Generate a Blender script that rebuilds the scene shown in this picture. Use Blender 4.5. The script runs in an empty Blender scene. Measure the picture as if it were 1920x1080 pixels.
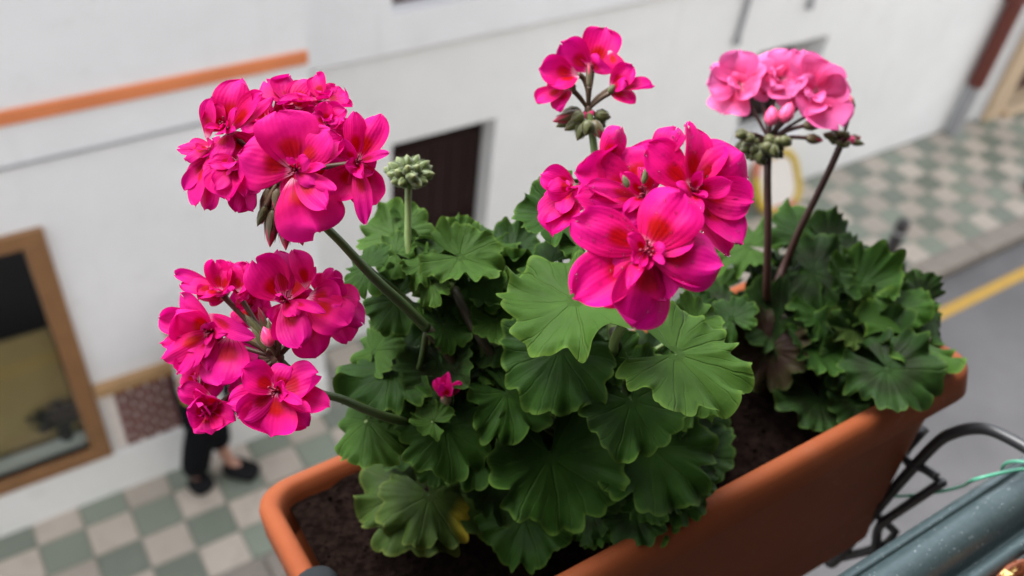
import bpy, math, random
from mathutils import Vector as V, Matrix, noise
R = math.radians
PI = math.pi
C = bpy.context.scene.collection
scn = bpy.context.scene

# ------------------------------------------------------------------ camera
FPX = 1745.36
MX = Matrix(((0.84210168, -0.30153748, 0.4471464),
             (-0.53057488, -0.61188241, 0.58659204),
             (0.09672153, -0.73121479, -0.67525541)))      # columns: right, down, forward
RIGHT, DOWN, FWD = (V(MX.col[i]).normalized() for i in range(3))
UP = -DOWN
CAM = V((0, 0, 5.4))
cd = bpy.data.cameras.new('camera'); cam = bpy.data.objects.new('camera', cd); C.objects.link(cam)
mw = Matrix((RIGHT, UP, -FWD)).transposed().to_4x4(); mw.translation = CAM
cam.matrix_world = mw
cd.sensor_width = 22.3; cd.lens = FPX * 22.3 / 1920
cd.clip_start = 0.01; cd.clip_end = 500
cd.dof.use_dof = True; cd.dof.focus_distance = 0.385; cd.dof.aperture_fstop = 4.9
scn.camera = cam

# ------------------------------------------------------------------ light (overcast day)
SUN_EL, SUN_ROT = R(58), R(-25)
w = bpy.data.worlds.new('World'); scn.world = w; w.use_nodes = True
nt = w.node_tree; bg = nt.nodes['Background']
sky = nt.nodes.new('ShaderNodeTexSky'); sky.sky_type = 'NISHITA'; sky.sun_disc = False
sky.sun_elevation = SUN_EL; sky.sun_rotation = SUN_ROT
hs = nt.nodes.new('ShaderNodeHueSaturation'); hs.inputs['Saturation'].default_value = 0.22
nt.links.new(sky.outputs[0], hs.inputs['Color']); nt.links.new(hs.outputs[0], bg.inputs[0])
bg.inputs[1].default_value = 0.15
sd = bpy.data.lights.new('sun', 'SUN'); sd.energy = 1.5; sd.angle = R(35); sd.color = (1, 0.99, 0.98)
so = bpy.data.objects.new('sun', sd); C.objects.link(so)
sdir = V((math.sin(SUN_ROT) * math.cos(SUN_EL), math.cos(SUN_ROT) * math.cos(SUN_EL), math.sin(SUN_EL)))
so.rotation_euler = (-sdir).to_track_quat('-Z', 'Y').to_euler(); so.location = (0, 2, 9)
scn.view_settings.view_transform = 'Standard'; scn.view_settings.look = 'None'
scn.view_settings.gamma = 1; scn.view_settings.use_curve_mapping = False
scn.view_settings.exposure = 2.08
scn.render.engine = 'CYCLES'

# ------------------------------------------------------------------ helpers
def ray(x, y): return RIGHT * (x - 960) + DOWN * (y - 540) + FWD * FPX
def P(x, y, d): return CAM + ray(x, y) * (d / FPX)             # pixel + depth along the view
def onY(x, y, Y): r = ray(x, y); return CAM + r * (Y / r.y)
def onZ(x, y, Z=0.0): r = ray(x, y); return CAM + r * ((Z - CAM.z) / r.z)
def onX(x, y, X): r = ray(x, y); return CAM + r * (X / r.x)
def cdir(a, b, c): return (RIGHT * a + UP * b - FWD * c).normalized()   # right, up, toward the viewer

ORI = {}
def origin(o): return ORI.get(o, V((0, 0, 0)))
def tag(o, label=None, cat=None, group=None, kind=None):
    for k, v in (('label', label), ('category', cat), ('group', group), ('kind', kind)):
        if v: o[k] = v
    return o
def empty(name, loc, label, cat, group=None):
    o = bpy.data.objects.new(name, None); C.objects.link(o); o.location = loc; ORI[o] = V(loc)
    o.empty_display_size = 0.05
    return tag(o, label, cat, group)
class MB:
    def __init__(s): s.v = []; s.f = []; s.m = []; s.at = {}
    def add(s, vs, fs, mi=0, **at):
        k = len(s.v); s.v += [V(p) for p in vs]; s.f += [[i + k for i in f] for f in fs]; s.m += [mi] * len(fs)
        for n, vals in at.items():
            a = s.at.setdefault(n, []); a += [0.0] * (k - len(a)); a += list(vals)
        return s
    def box(s, a, b, mi=0):
        x0, y0, z0 = a; x1, y1, z1 = b
        return s.add([(x0,y0,z0),(x1,y0,z0),(x1,y1,z0),(x0,y1,z0),(x0,y0,z1),(x1,y0,z1),(x1,y1,z1),(x0,y1,z1)],
                     [(0,3,2,1),(4,5,6,7),(0,1,5,4),(1,2,6,5),(2,3,7,6),(3,0,4,7)], mi)
    def bbox(s, a, b, ch, mi=0):
        """box with chamfered edges"""
        cx, cy, cz = [(a[i] + b[i]) / 2 for i in range(3)]; hx, hy, hz = [abs(b[i] - a[i]) / 2 for i in range(3)]
        vs = []; 
        for sx in (-1, 1):
            for sy in (-1, 1):
                for sz in (-1, 1):
                    for ax in range(3):
                        q = [hx, hy, hz]; q = [q[i] - (0 if i == ax else ch) for i in range(3)]
                        vs.append((cx + sx * q[0], cy + sy * q[1], cz + sz * q[2]))
        def I(sx, sy, sz, ax): return (((sx + 1) // 2 * 4) + ((sy + 1) // 2 * 2) + (sz + 1) // 2) * 3 + ax
        fs = []
        for sg in (-1, 1):
            o = [(-1, -1), (1, -1), (1, 1), (-1, 1)]
            fs.append([I(sg, p, q, 0) for p, q in (o if sg > 0 else o[::-1])])
            fs.append([I(q, sg, p, 1) for p, q in (o if sg > 0 else o[::-1])])
            fs.append([I(p, q, sg, 2) for p, q in (o if sg > 0 else o[::-1])])
        for p in (-1, 1):
            for q in (-1, 1):
                fs.append([I(p, q, -1, 0), I(p, q, 1, 0), I(p, q, 1, 1), I(p, q, -1, 1)])
                fs.append([I(-1, p, q, 1), I(1, p, q, 1), I(1, p, q, 2), I(-1, p, q, 2)])
                fs.append([I(p, -1, q, 0), I(p, 1, q, 0), I(p, 1, q, 2), I(p, -1, q, 2)])
                for r_ in (-1, 1): fs.append([I(p, q, r_, 0), I(p, q, r_, 1), I(p, q, r_, 2)])
        return s.add(vs, fs, mi)
    def tube(s, pts, rad, n=8, mi=0, sub=4, cap=True):
        pts = [V(p) for p in pts]
        rad = list(rad) if isinstance(rad, (list, tuple)) else [rad] * len(pts)
        if sub > 1 and len(pts) > 2:
            q = []; rr = []
            for i in range(len(pts) - 1):
                p0, p1, p2, p3 = pts[max(i-1,0)], pts[i], pts[i+1], pts[min(i+2,len(pts)-1)]
                for k in range(sub):
                    t = k / sub
                    q.append(0.5*((2*p1)+(p2-p0)*t+(2*p0-5*p1+4*p2-p3)*t*t+(3*p1-p0-3*p2+p3)*t**3)); rr.append(rad[i]*(1-t)+rad[i+1]*t)
            q.append(pts[-1]); rr.append(rad[-1]); pts, rad = q, rr
        vs = []; fs = []; m = len(pts)
        t0 = (pts[1]-pts[0]).normalized(); a = t0.orthogonal().normalized()
        for i in range(m):
            t = (pts[min(i+1,m-1)] - pts[max(i-1,0)]).normalized()
            a = (a - t*a.dot(t)).normalized(); b = t.cross(a)
            for k in range(n):
                th = 2*PI*k/n; vs.append(pts[i] + (a*math.cos(th) + b*math.sin(th))*rad[i])
        for i in range(m-1):
            for k in range(n):
                k2 = (k+1) % n; fs.append((i*n+k, i*n+k2, (i+1)*n+k2, (i+1)*n+k))
        if cap: fs += [tuple(range(n))[::-1], tuple(range((m-1)*n, m*n))]
        return s.add(vs, fs, mi)
    def lathe(s, c, axis, prof, n=12, mi=0, at=None):
        """prof: list of (height, radius) along axis"""
        axis = V(axis).normalized(); a = axis.orthogonal().normalized(); b = axis.cross(a); c = V(c)
        vs = []; fs = []; av = []
        for h, r_ in prof:
            for k in range(n):
                th = 2*PI*k/n; vs.append(c + axis*h + (a*math.cos(th)+b*math.sin(th))*r_); av.append((h-prof[0][0])/(prof[-1][0]-prof[0][0]))
        m = len(prof)
        for i in range(m-1):
            for k in range(n):
                k2 = (k+1) % n; fs.append((i*n+k, i*n+k2, (i+1)*n+k2, (i+1)*n+k))
        fs += [tuple(range(n))[::-1], tuple(range((m-1)*n, m*n))]
        return s.add(vs, fs, mi, **({at: av} if at else {}))
    def build(s, name, mats, parent=None, org=None, smooth=False):
        if not isinstance(mats, (list, tuple)): mats = [mats]
        if org is None: org = s.v[0].copy() if parent is None else origin(parent)
        org = V(org)
        me = bpy.data.meshes.new(name); me.from_pydata([p - org for p in s.v], [], s.f)
        for m_ in mats: me.materials.append(m_)
        if len(mats) > 1: me.polygons.foreach_set('material_index', s.m)
        if smooth: me.polygons.foreach_set('use_smooth', [True]*len(s.f))
        for n_, vals in s.at.items():
            vals = vals + [0.0]*(len(s.v)-len(vals)); a = me.attributes.new(n_, 'FLOAT', 'POINT'); a.data.foreach_set('value', vals)
        me.update()
        o = bpy.data.objects.new(name, me); C.objects.link(o); ORI[o] = org
        if parent: o.parent = parent; o.location = org - origin(parent)
        else: o.location = org
        return o

# ------------------------------------------------------------------ materials
class NT:
    def __init__(s, name):
        s.mat = bpy.data.materials.new(name); s.mat.use_nodes = True; s.t = s.mat.node_tree
        s.b = s.t.nodes['Principled BSDF']; s.out = s.t.nodes['Material Output']
    def n(s, ty, **kw):
        nd = s.t.nodes.new('ShaderNode' + ty)
        for k, v in kw.items():
            if k.startswith('i_'): nd.inputs[k[2:]].default_value = v
            elif k.startswith('n') and k[1:].isdigit():
                nd.inputs[int(k[1:])].default_value = v
            else: setattr(nd, k, v)
        return nd
    def l(s, a, b): s.t.links.new(a, b)
    def attr(s, name): return s.n('Attribute', attribute_name=name).outputs['Fac']
    def math(s, op, a, b=None, c=None):
        nd = s.n('Math', operation=op)
        for i, x in enumerate((a, b, c)):
            if x is None: continue
            if isinstance(x, (int, float)): nd.inputs[i].default_value = x
            else: s.l(x, nd.inputs[i])
        return nd.outputs[0]
    def mix(s, f, a, b, mode='MIX'):
        nd = s.n('MixRGB', blend_type=mode)
        for i, x in enumerate((f, a, b)):
            if isinstance(x, (int, float)): nd.inputs[i].default_value = x
            elif isinstance(x, (tuple, list)): nd.inputs[i].default_value = (*x[:3], 1)
            else: s.l(x, nd.inputs[i])
        return nd.outputs[0]
    def ss(s, x, a, b):       # smoothstep
        nd = s.n('MapRange', interpolation_type='SMOOTHSTEP'); s.l(x, nd.inputs[0]); nd.inputs[1].default_value = a; nd.inputs[2].default_value = b
        return nd.outputs[0]
    def noise(s, scale, detail=3, rough=0.5, coord='Object', dist=0.0, vec=None):
        nd = s.n('TexNoise', i_Scale=scale, i_Detail=detail, i_Roughness=rough, i_Distortion=dist)
        if vec is None: vec = s.n('TexCoord').outputs[coord]
        s.l(vec, nd.inputs['Vector']); return nd.outputs['Fac']
    def pos(s): return s.n('NewGeometry').outputs['Position']
    def bump(s, h, strength=0.3, dist=0.01):
        nd = s.n('Bump', i_Strength=strength, i_Distance=dist); s.l(h, nd.inputs['Height']); s.l(nd.outputs[0], s.b.inputs['Normal']); return nd
    def col(s, c):
        if isinstance(c, (tuple, list)): s.b.inputs['Base Color'].default_value = (*c, 1)
        else: s.l(c, s.b.inputs['Base Color'])
    def set(s, **kw):
        for k, v in kw.items():
            s.b.inputs[k.replace('_', ' ')].default_value = v
        return s
    def translucent(s, colr, f):
        tr = s.n('BsdfTranslucent'); mx = s.n('MixShader'); mx.inputs[0].default_value = f
        if isinstance(colr, tuple): tr.inputs[0].default_value = (*colr, 1)
        else: s.l(colr, tr.inputs[0])
        s.l(s.b.outputs[0], mx.inputs[1]); s.l(tr.outputs[0], mx.inputs[2]); s.l(mx.outputs[0], s.out.inputs[0])

def simple(name, c, rough=0.6, var=0.15, scale=8, bump=0.0, bscale=60, bdist=0.003, metal=0.0, spec=0.5, world=True):
    m = NT(name); vec = m.pos() if world else None
    f = m.noise(scale, 4, 0.6, vec=vec)
    dk = tuple(x*(1-var) for x in c); lt = tuple(min(1, x*(1+var)) for x in c)
    m.col(m.mix(f, dk, lt)); m.set(Roughness=rough, Metallic=metal); m.b.inputs['Specular IOR Level'].default_value = spec
    if bump: m.bump(m.noise(bscale, 4, 0.6, vec=vec), bump, bdist)
    return m.mat

def plaster(name, c):
    m = NT(name); p = m.pos()
    f = m.noise(0.9, 6, 0.65, vec=p); f2 = m.noise(5, 5, 0.7, vec=p)
    base = m.mix(m.ss(f, 0.35, 0.75), tuple(x*0.93 for x in c), c)
    base = m.mix(m.math('MULTIPLY', m.ss(f2, 0.55, 0.8), 0.25), base, (0.55, 0.54, 0.52))
    mp = m.n('Mapping'); mp.inputs['Scale'].default_value = (3.0, 3.0, 0.35); m.l(p, mp.inputs[0])
    drip = m.ss(m.noise(1.6, 6, 0.7, vec=mp.outputs[0]), 0.56, 0.78)
    base = m.mix(m.math('MULTIPLY', drip, 0.22), base, (0.52, 0.50, 0.47))
    m.col(base); m.set(Roughness=0.85)
    h = m.math('ADD', m.noise(3, 4, 0.6, vec=p), m.math('MULTIPLY', m.noise(60, 3, 0.6, vec=p), 0.15))
    m.bump(h, 0.35, 0.03)
    return m.mat

def petal_mat(name, c_main, c_edge, c_red, c_white, tr=0.28, redamt=0.9):
    m = NT(name); u = m.attr('pu'); v = m.attr('pv'); au = m.math('ABSOLUTE', u)
    rnd = m.n('ObjectInfo').outputs['Random']
    base = m.mix(m.ss(v, 0.35, 1.0), c_main, c_edge)
    nz = m.noise(90, 3, 0.6)
    # red blotch
    dv = m.math('DIVIDE', m.math('SUBTRACT', v, 0.36), 0.21); du = m.math('DIVIDE', u, 0.55)
    d2 = m.math('ADD', m.math('ADD', m.math('MULTIPLY', dv, dv), m.math('MULTIPLY', du, du)), m.math('MULTIPLY', m.math('SUBTRACT', nz, 0.5), 0.9))
    red = m.math('MULTIPLY', m.math('SUBTRACT', 1.0, m.ss(d2, 0.15, 1.3)), redamt)
    base = m.mix(red, base, c_red)
    # pale throat with dark veins
    thr = m.math('SUBTRACT', 1.0, m.ss(m.math('ADD', v, m.math('MULTIPLY', m.math('SUBTRACT', nz, 0.5), 0.22)), 0.06, 0.20))
    ru = m.math('MULTIPLY', thr, m.math('ADD', 0.25, m.math('MULTIPLY', rnd, 0.65)))
    base = m.mix(ru, base, c_white)
    st = m.math('ABSOLUTE', m.math('SINE', m.math('MULTIPLY', u, 8.5)))
    vein = m.math('MULTIPLY', m.math('SUBTRACT', 1.0, m.ss(st, 0.0, 0.5)), m.math('SUBTRACT', 1.0, m.ss(v, 0.12, 0.55)))
    base = m.mix(m.math('MULTIPLY', vein, 0.75), base, tuple(x*0.45 for x in c_red))
    # fine veining over the blade
    st2 = m.math('SINE', m.math('MULTIPLY', m.math('ADD', u, m.math('MULTIPLY', nz, 0.12)), 34))
    base = m.mix(m.math('MULTIPLY', m.ss(st2, 0.3, 1.0), 0.05), base, tuple(x*0.7 for x in c_main))
    hsv = m.n('HueSaturation'); m.l(base, hsv.inputs['Color'])
    m.l(m.math('ADD', 0.78, m.math('MULTIPLY', rnd, 0.22)), hsv.inputs['Value']); m.l(m.math('ADD', 0.494, m.math('MULTIPLY', rnd, 0.012)), hsv.inputs['Hue'])
    base = hsv.outputs[0]
    m.col(base); m.set(Roughness=0.55); m.b.inputs['Specular IOR Level'].default_value = 0.12
    m.b.inputs['Sheen Weight'].default_value = 0.03; m.b.inputs['Sheen Roughness'].default_value = 0.5; m.b.inputs['Sheen Tint'].default_value = (1, 0.5, 0.9, 1)
    h = m.math('ADD', m.math('MULTIPLY', st2, 0.10), m.noise(150, 5, 0.7))
    m.bump(h, 0.42, 0.0007)
    m.translucent(base, tr)
    return m.mat

def leaf_mat(name, c1, c2, c_edge, c_vein, zone, zc, tr=0.12):
    m = NT(name); r_ = m.attr('lr'); a = m.attr('la'); rnd = m.n('ObjectInfo').outputs['Random']
    nz = m.noise(45, 4, 0.65); nz2 = m.noise(14, 3, 0.6)
    base = m.mix(rnd, c1, c2)
    base = m.mix(m.math('MULTIPLY', m.ss(nz2, 0.4, 0.75), 0.5), base, tuple(x*1.8 for x in c2))
    base = m.mix(m.math('MULTIPLY', m.ss(m.noise(70, 4, 0.7), 0.55, 0.8), 0.35), base, c_edge)
    # zonal band
    zb = m.math('MULTIPLY', m.ss(m.math('ADD', r_, m.math('MULTIPLY', m.math('SUBTRACT', nz, 0.5), 0.25)), 0.22, 0.45),
                m.math('SUBTRACT', 1.0, m.ss(m.math('ADD', r_, m.math('MULTIPLY', m.math('SUBTRACT', nz2, 0.5), 0.3)), 0.52, 0.80)))
    base = m.mix(m.math('MULTIPLY', zb, zone), base, zc)
    # veins (attribute la: integer at a main vein)
    a = m.math('ADD', a, m.math('MULTIPLY', m.math('SUBTRACT', m.noise(60, 2, 0.5), 0.5), 0.30))
    fr = m.math('ABSOLUTE', m.math('SUBTRACT', m.math('FRACT', m.math('ADD', a, 0.5)), 0.5))
    vd = m.math('MULTIPLY', fr, r_)
    vein = m.math('SUBTRACT', 1.0, m.ss(vd, 0.006, 0.026))
    fr2 = m.math('ABSOLUTE', m.math('SUBTRACT', m.math('FRACT', m.math('ADD', m.math('MULTIPLY', a, 3.0), m.math('MULTIPLY', r_, 0.9))), 0.5))
    vein2 = m.math('MULTIPLY', m.math('SUBTRACT', 1.0, m.ss(m.math('MULTIPLY', fr2, r_), 0.01, 0.05)), m.math('MULTIPLY', m.ss(r_, 0.4, 0.6), 0.35))
    vv = m.math('MAXIMUM', vein, vein2)
    base = m.mix(m.math('MULTIPLY', vv, 0.30), base, c_vein)
    ed = m.ss(m.math('ADD', r_, m.math('MULTIPLY', m.math('SUBTRACT', nz, 0.5), 0.06)), 0.92, 1.0)
    base = m.mix(m.math('MULTIPLY', ed, 0.85), base, c_edge)
    yl = m.attr('yel'); base = m.mix(yl, base, (0.42, 0.34, 0.03))
    spots = m.math('MULTIPLY', m.ss(m.noise(140, 2, 0.5), 0.68, 0.75), 0.35); base = m.mix(spots, base, tuple(x*0.55 for x in c1))
    m.col(base); m.set(Roughness=0.6); m.b.inputs['Specular IOR Level'].default_value = 0.10
    m.b.inputs['Sheen Weight'].default_value = 0.02; m.b.inputs['Sheen Roughness'].default_value = 0.45; m.b.inputs['Sheen Tint'].default_value = (0.75, 1, 0.75, 1)
    h = m.math('SUBTRACT', m.math('ADD', m.math('MULTIPLY', m.noise(170, 3, 0.6), 0.6), m.math('MULTIPLY', nz, 0.8)), m.math('MULTIPLY', vv, 0.9))
    m.bump(h, 0.6, 0.0012)
    tc = m.mix(0.5, base, c_edge)
    m.translucent(tc, tr)
    return m.mat

M = {}
M['wall'] = plaster('white_plaster', (0.84, 0.84, 0.85))
M['wall2'] = plaster('white_limewash', (0.84, 0.84, 0.83))
M['housewall'] = plaster('house_plaster', (0.42, 0.40, 0.37))
M['shade_room'] = simple('dark_room_and_floor', (0.07, 0.05, 0.04), 0.7, 0.3, 4)  # dark tone for the unseen interior and balcony floor added for shade
M['band'] = simple('orange_paint', (0.68, 0.215, 0.080), 0.7, 0.25, 3, 0.2)
M['brown'] = simple('brown_wood', (0.060, 0.018, 0.013), 0.55, 0.35, 9, 0.2)
M['darkbrown'] = simple('dark_brown_wood', (0.020, 0.0075, 0.007), 0.5, 0.35, 9, 0.2, spec=0.2)
M['redwood'] = simple('red_brown_paint', (0.115, 0.022, 0.014), 0.5, 0.2, 6, 0.1)
M['frame'] = simple('shopfront_wood', (0.235, 0.115, 0.045), 0.5, 0.25, 7, 0.2)
M['cap'] = simple('pale_wood', (0.40, 0.24, 0.11), 0.55, 0.25, 9, 0.2)
M['brick'] = simple('dark_brick', (0.16, 0.055, 0.05), 0.85, 0.45, 14, 0.4)
M['mortar'] = simple('mortar', (0.72, 0.66, 0.62), 0.9, 0.15, 12, 0.3)
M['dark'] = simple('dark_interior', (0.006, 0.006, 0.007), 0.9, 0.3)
M['tan'] = simple('tan_reflection', (0.36, 0.285, 0.11), 0.8, 0.3, 2.2, 0.1, 8)  # tone of the reflection in the shop glass, put into a colour
M['pale'] = simple('pale_shelf', (0.55, 0.66, 0.64), 0.4, 0.15)
M['stone'] = simple('beige_stone', (0.50, 0.37, 0.24), 0.85, 0.2, 4, 0.3)
def tile_mat(name, c, dirt):
    m = NT(name); p = m.pos(); rnd = m.n('ObjectInfo').outputs['Random']
    base = m.mix(rnd, tuple(x*.78 for x in c), tuple(x*1.14 for x in c))
    base = m.mix(m.math('MULTIPLY', m.ss(m.noise(7, 5, 0.7, vec=p), 0.45, 0.75), 0.55), base, dirt)
    base = m.mix(m.math('MULTIPLY', m.ss(m.noise(30, 3, 0.6, vec=p), 0.6, 0.75), 0.4), base, tuple(x*.6 for x in dirt))
    m.col(base); m.b.inputs['Specular IOR Level'].default_value = 0.8; m.bump(m.noise(50, 4, 0.6, vec=p), 0.3, 0.003)
    r_ = m.ss(m.noise(1.3, 4, 0.6, vec=p), 0.35, 0.65); m.l(m.math('ADD', 0.28, m.math('MULTIPLY', r_, 0.3)), m.b.inputs['Roughness'])
    return m.mat
M['tile_w'] = tile_mat('beige_tile', (0.42, 0.365, 0.305), (0.30, 0.26, 0.21))
M['tile_g'] = tile_mat('green_tile', (0.180, 0.205, 0.158), (0.20, 0.21, 0.17))
M['grout'] = simple('grout', (0.24, 0.23, 0.20), 0.9, 0.2)
M['kerb'] = simple('kerb_stone', (0.235, 0.205, 0.175), 0.85, 0.25, 6, 0.4, 40)
M['asphalt'] = simple('worn_asphalt', (0.122, 0.118, 0.120), 0.85, 0.32, 1.6, 0.5, 90, 0.004)
M['yellow'] = simple('yellow_line_paint', (0.44, 0.26, 0.036), 0.6, 0.2, 9, 0.2)
M['bollard'] = simple('dark_metal', (0.045, 0.042, 0.043), 0.45, 0.2, 10, 0, metal=0.3)
M['grey'] = simple('grey_conduit', (0.30, 0.30, 0.31), 0.6, 0.15)
M['pipe'] = simple('white_pipe', (0.74, 0.74, 0.73), 0.5, 0.05)
M['ringy'] = simple('yellow_plastic', (0.50, 0.34, 0.025), 0.4, 0.15)
M['ringw'] = simple('white_panel', (0.66, 0.61, 0.56), 0.5, 0.1)
M['ringr'] = simple('orange_plastic', (0.48, 0.16, 0.09), 0.5, 0.1)
M['black'] = simple('black_paint', (0.012, 0.012, 0.013), 0.38, 0.3, 30, 0.1, 200, 0.0005)
M['rubber'] = simple('grey_rubber', (0.018, 0.021, 0.023), 0.8, 0.2, 30, spec=0.1)
M['wire'] = simple('green_wire', (0.07, 0.30, 0.19), 0.4, 0.15, 40)
M['chipbrown'] = simple('brown_pot', (0.16, 0.045, 0.018), 0.5, 0.4, 60)
M['chip'] = simple('pale_chip', (0.62, 0.43, 0.16), 0.6, 0.35, 130, 0.3, 300, 0.001)
M['iron'] = simple('railing_iron', (0.05, 0.065, 0.07), 0.5, 0.2, 20)

def terracotta():
    m = NT('terracotta_plastic'); p = m.pos()
    f = m.noise(18, 5, 0.65, vec=p)
    base = m.mix(f, (0.165, 0.038, 0.012), (0.228, 0.062, 0.022))
    st = m.ss(m.noise(6, 5, 0.7, vec=p), 0.55, 0.75)
    base = m.mix(m.math('MULTIPLY', st, 0.25), base, (0.27, 0.13, 0.085))
    lime = m.math('MULTIPLY', m.ss(m.noise(22, 6, 0.75, dist=1.5, vec=p), 0.60, 0.72), 0.24)
    base = m.mix(lime, base, (0.36, 0.24, 0.18))
    sp = m.ss(m.noise(240, 2, 0.5, vec=p), 0.64, 0.72)
    base = m.mix(m.math('MULTIPLY', sp, 0.25), base, (0.2, 0.06, 0.03))
    m.col(base); m.set(Roughness=0.65); m.b.inputs['Specular IOR Level'].default_value = 0.12
    m.bump(m.math('ADD', m.noise(420, 3, 0.6, vec=p), m.noise(30, 3, 0.6, vec=p)), 0.2, 0.0006)
    return m.mat
M['terra'] = terracotta()
def soil_mat():
    m = NT('potting_soil'); p = m.pos()
    f = m.noise(160, 5, 0.7, vec=p); g = m.noise(35, 4, 0.6, vec=p)
    base = m.mix(m.ss(f, 0.3, 0.75), (0.0022, 0.0014, 0.0012), (0.014, 0.0085, 0.0068))
    base = m.mix(m.math('MULTIPLY', g, 0.5), base, (0.007, 0.0045, 0.0036))
    m.col(base); m.set(Roughness=1.0); m.b.inputs['Specular IOR Level'].default_value = 0.0
    m.bump(f, 0.8, 0.003); return m.mat
M['soil'] = soil_mat()
def rail_mat():
    m = NT('hammered_green_grey_metal'); p = m.pos()
    vo = m.n('TexVoronoi', i_Scale=420.0); m.l(p, vo.inputs['Vector'])
    f = m.noise(260, 3, 0.6, vec=p)
    base = m.mix(f, (0.032, 0.050, 0.053), (0.060, 0.085, 0.090))
    sp = m.ss(m.noise(620, 1, 0.5, vec=p), 0.735, 0.77)
    base = m.mix(m.math('MULTIPLY', sp, 0.8), base, (0.65, 0.72, 0.74))
    m.col(base); m.set(Roughness=0.34, Metallic=0.25)
    m.bump(m.math('ADD', m.math('MULTIPLY', vo.outputs['Distance'], 0.4), f), 0.22, 0.0008); return m.mat
M['rail'] = rail_mat()
PINK = petal_mat('hot_pink_petal', (0.66, 0.0015, 0.140), (0.74, 0.004, 0.245), (0.44, 0.0004, 0.014), (0.86, 0.48, 0.62), 0.36, 1.0)
PALE = petal_mat('light_pink_petal', (0.90, 0.105, 0.33), (0.94, 0.20, 0.50), (0.85, 0.03, 0.14), (0.9, 0.55, 0.6), 0.35, 0.35)
LEAF = leaf_mat('geranium_leaf', (0.0086, 0.0271, 0.0031), (0.0170, 0.0471, 0.0048), (0.0568, 0.1086, 0.0148), (0.0323, 0.0688, 0.0105), 0.35, (0.0067, 0.0181, 0.0026))
LEAFL = leaf_mat('young_geranium_leaf', (0.0198, 0.0507, 0.0058), (0.0303, 0.0688, 0.0089), (0.0710, 0.1312, 0.0179), (0.0474, 0.0905, 0.0148), 0.18, (0.0151, 0.0362, 0.0048), 0.15)
LEAFD = leaf_mat('zonal_geranium_leaf', (0.0076, 0.0217, 0.0043), (0.0142, 0.0343, 0.0058), (0.0379, 0.0724, 0.0127), (0.0265, 0.0507, 0.0095), 0.60, (0.0067, 0.0072, 0.0026))
LEAFO = leaf_mat('old_geranium_leaf', (0.018, 0.036, 0.005), (0.028, 0.050, 0.008), (0.07, 0.095, 0.018), (0.05, 0.07, 0.018), 0.4, (0.011, 0.018, 0.005))
LEAFP = leaf_mat('reddened_geranium_leaf', (0.0170, 0.0109, 0.0053), (0.0198, 0.0172, 0.0058), (0.0323, 0.0498, 0.0100), (0.0323, 0.0362, 0.0105), 0.7, (0.0142, 0.0036, 0.0037))
STEM = simple('green_stem', (0.045, 0.080, 0.018), 0.5, 0.3, 120, 0.3, 500, 0.0005)
STEML = simple('pale_green_stem', (0.13, 0.19, 0.055), 0.5, 0.2, 120, 0.3, 500, 0.0005)
STEMB = simple('brown_stem', (0.032, 0.026, 0.011), 0.6, 0.3, 120, 0.3, 400, 0.0005)
STEMR = simple('dark_red_stem', (0.050, 0.018, 0.014), 0.5, 0.3, 120, 0.2, 400, 0.0005)
PEDI = simple('pedicel_brown_green', (0.075, 0.045, 0.022), 0.5, 0.35, 150, 0.2, 400, 0.0004)
STAM = simple('stamen_red', (0.22, 0.004, 0.03), 0.5, 0.4, 300)
def bud_mat(name, green, tip, a, b):
    m = NT(name); t = m.attr('bv'); nz = m.noise(300, 3, 0.6)
    f = m.ss(m.math('ADD', t, m.math('MULTIPLY', m.math('SUBTRACT', nz, 0.5), 0.35)), a, b)
    g2 = m.mix(nz, tuple(x*0.65 for x in green), tuple(x*1.3 for x in green))
    m.col(m.mix(f, g2, tip)); m.set(Roughness=0.5); m.b.inputs['Sheen Weight'].default_value = 0.2
    m.bump(m.noise(500, 2, 0.5), 0.3, 0.0005); return m.mat
BUDG = bud_mat('green_bud', (0.085, 0.120, 0.024), (0.19, 0.20, 0.065), 0.7, 1.1)
BUDO = bud_mat('olive_bud', (0.075, 0.082, 0.018), (0.11, 0.07, 0.022), 0.7, 1.1)
BUDR = bud_mat('red_tipped_bud', (0.085, 0.065, 0.022), (0.42, 0.008, 0.055), 0.42, 0.72)
BUDP = bud_mat('pink_bud', (0.40, 0.05, 0.10), (0.80, 0.035, 0.20), 0.0, 0.35)
BUDL = bud_mat('light_pink_bud', (0.62, 0.06, 0.16), (0.9, 0.09, 0.26), 0.0, 0.35)
def water():
    m = NT('water_drop'); m.col((1, .97, .98)); m.set(Roughness=0.02, IOR=1.34); m.b.inputs['Transmission Weight'].default_value = 1.0; return m.mat
M['water'] = water()
def glass():
    m = NT('shop_glass'); gl = m.n('BsdfGlossy', i_Roughness=0.02); tr = m.n('BsdfTransparent'); mx = m.n('MixShader')
    fr = m.n('Fresnel', i_IOR=1.25); m.l(fr.outputs[0], mx.inputs[0]); m.l(tr.outputs[0], mx.inputs[1]); m.l(gl.outputs[0], mx.inputs[2]); m.l(mx.outputs[0], m.out.inputs[0])
    return m.mat
M['glass'] = glass()

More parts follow.
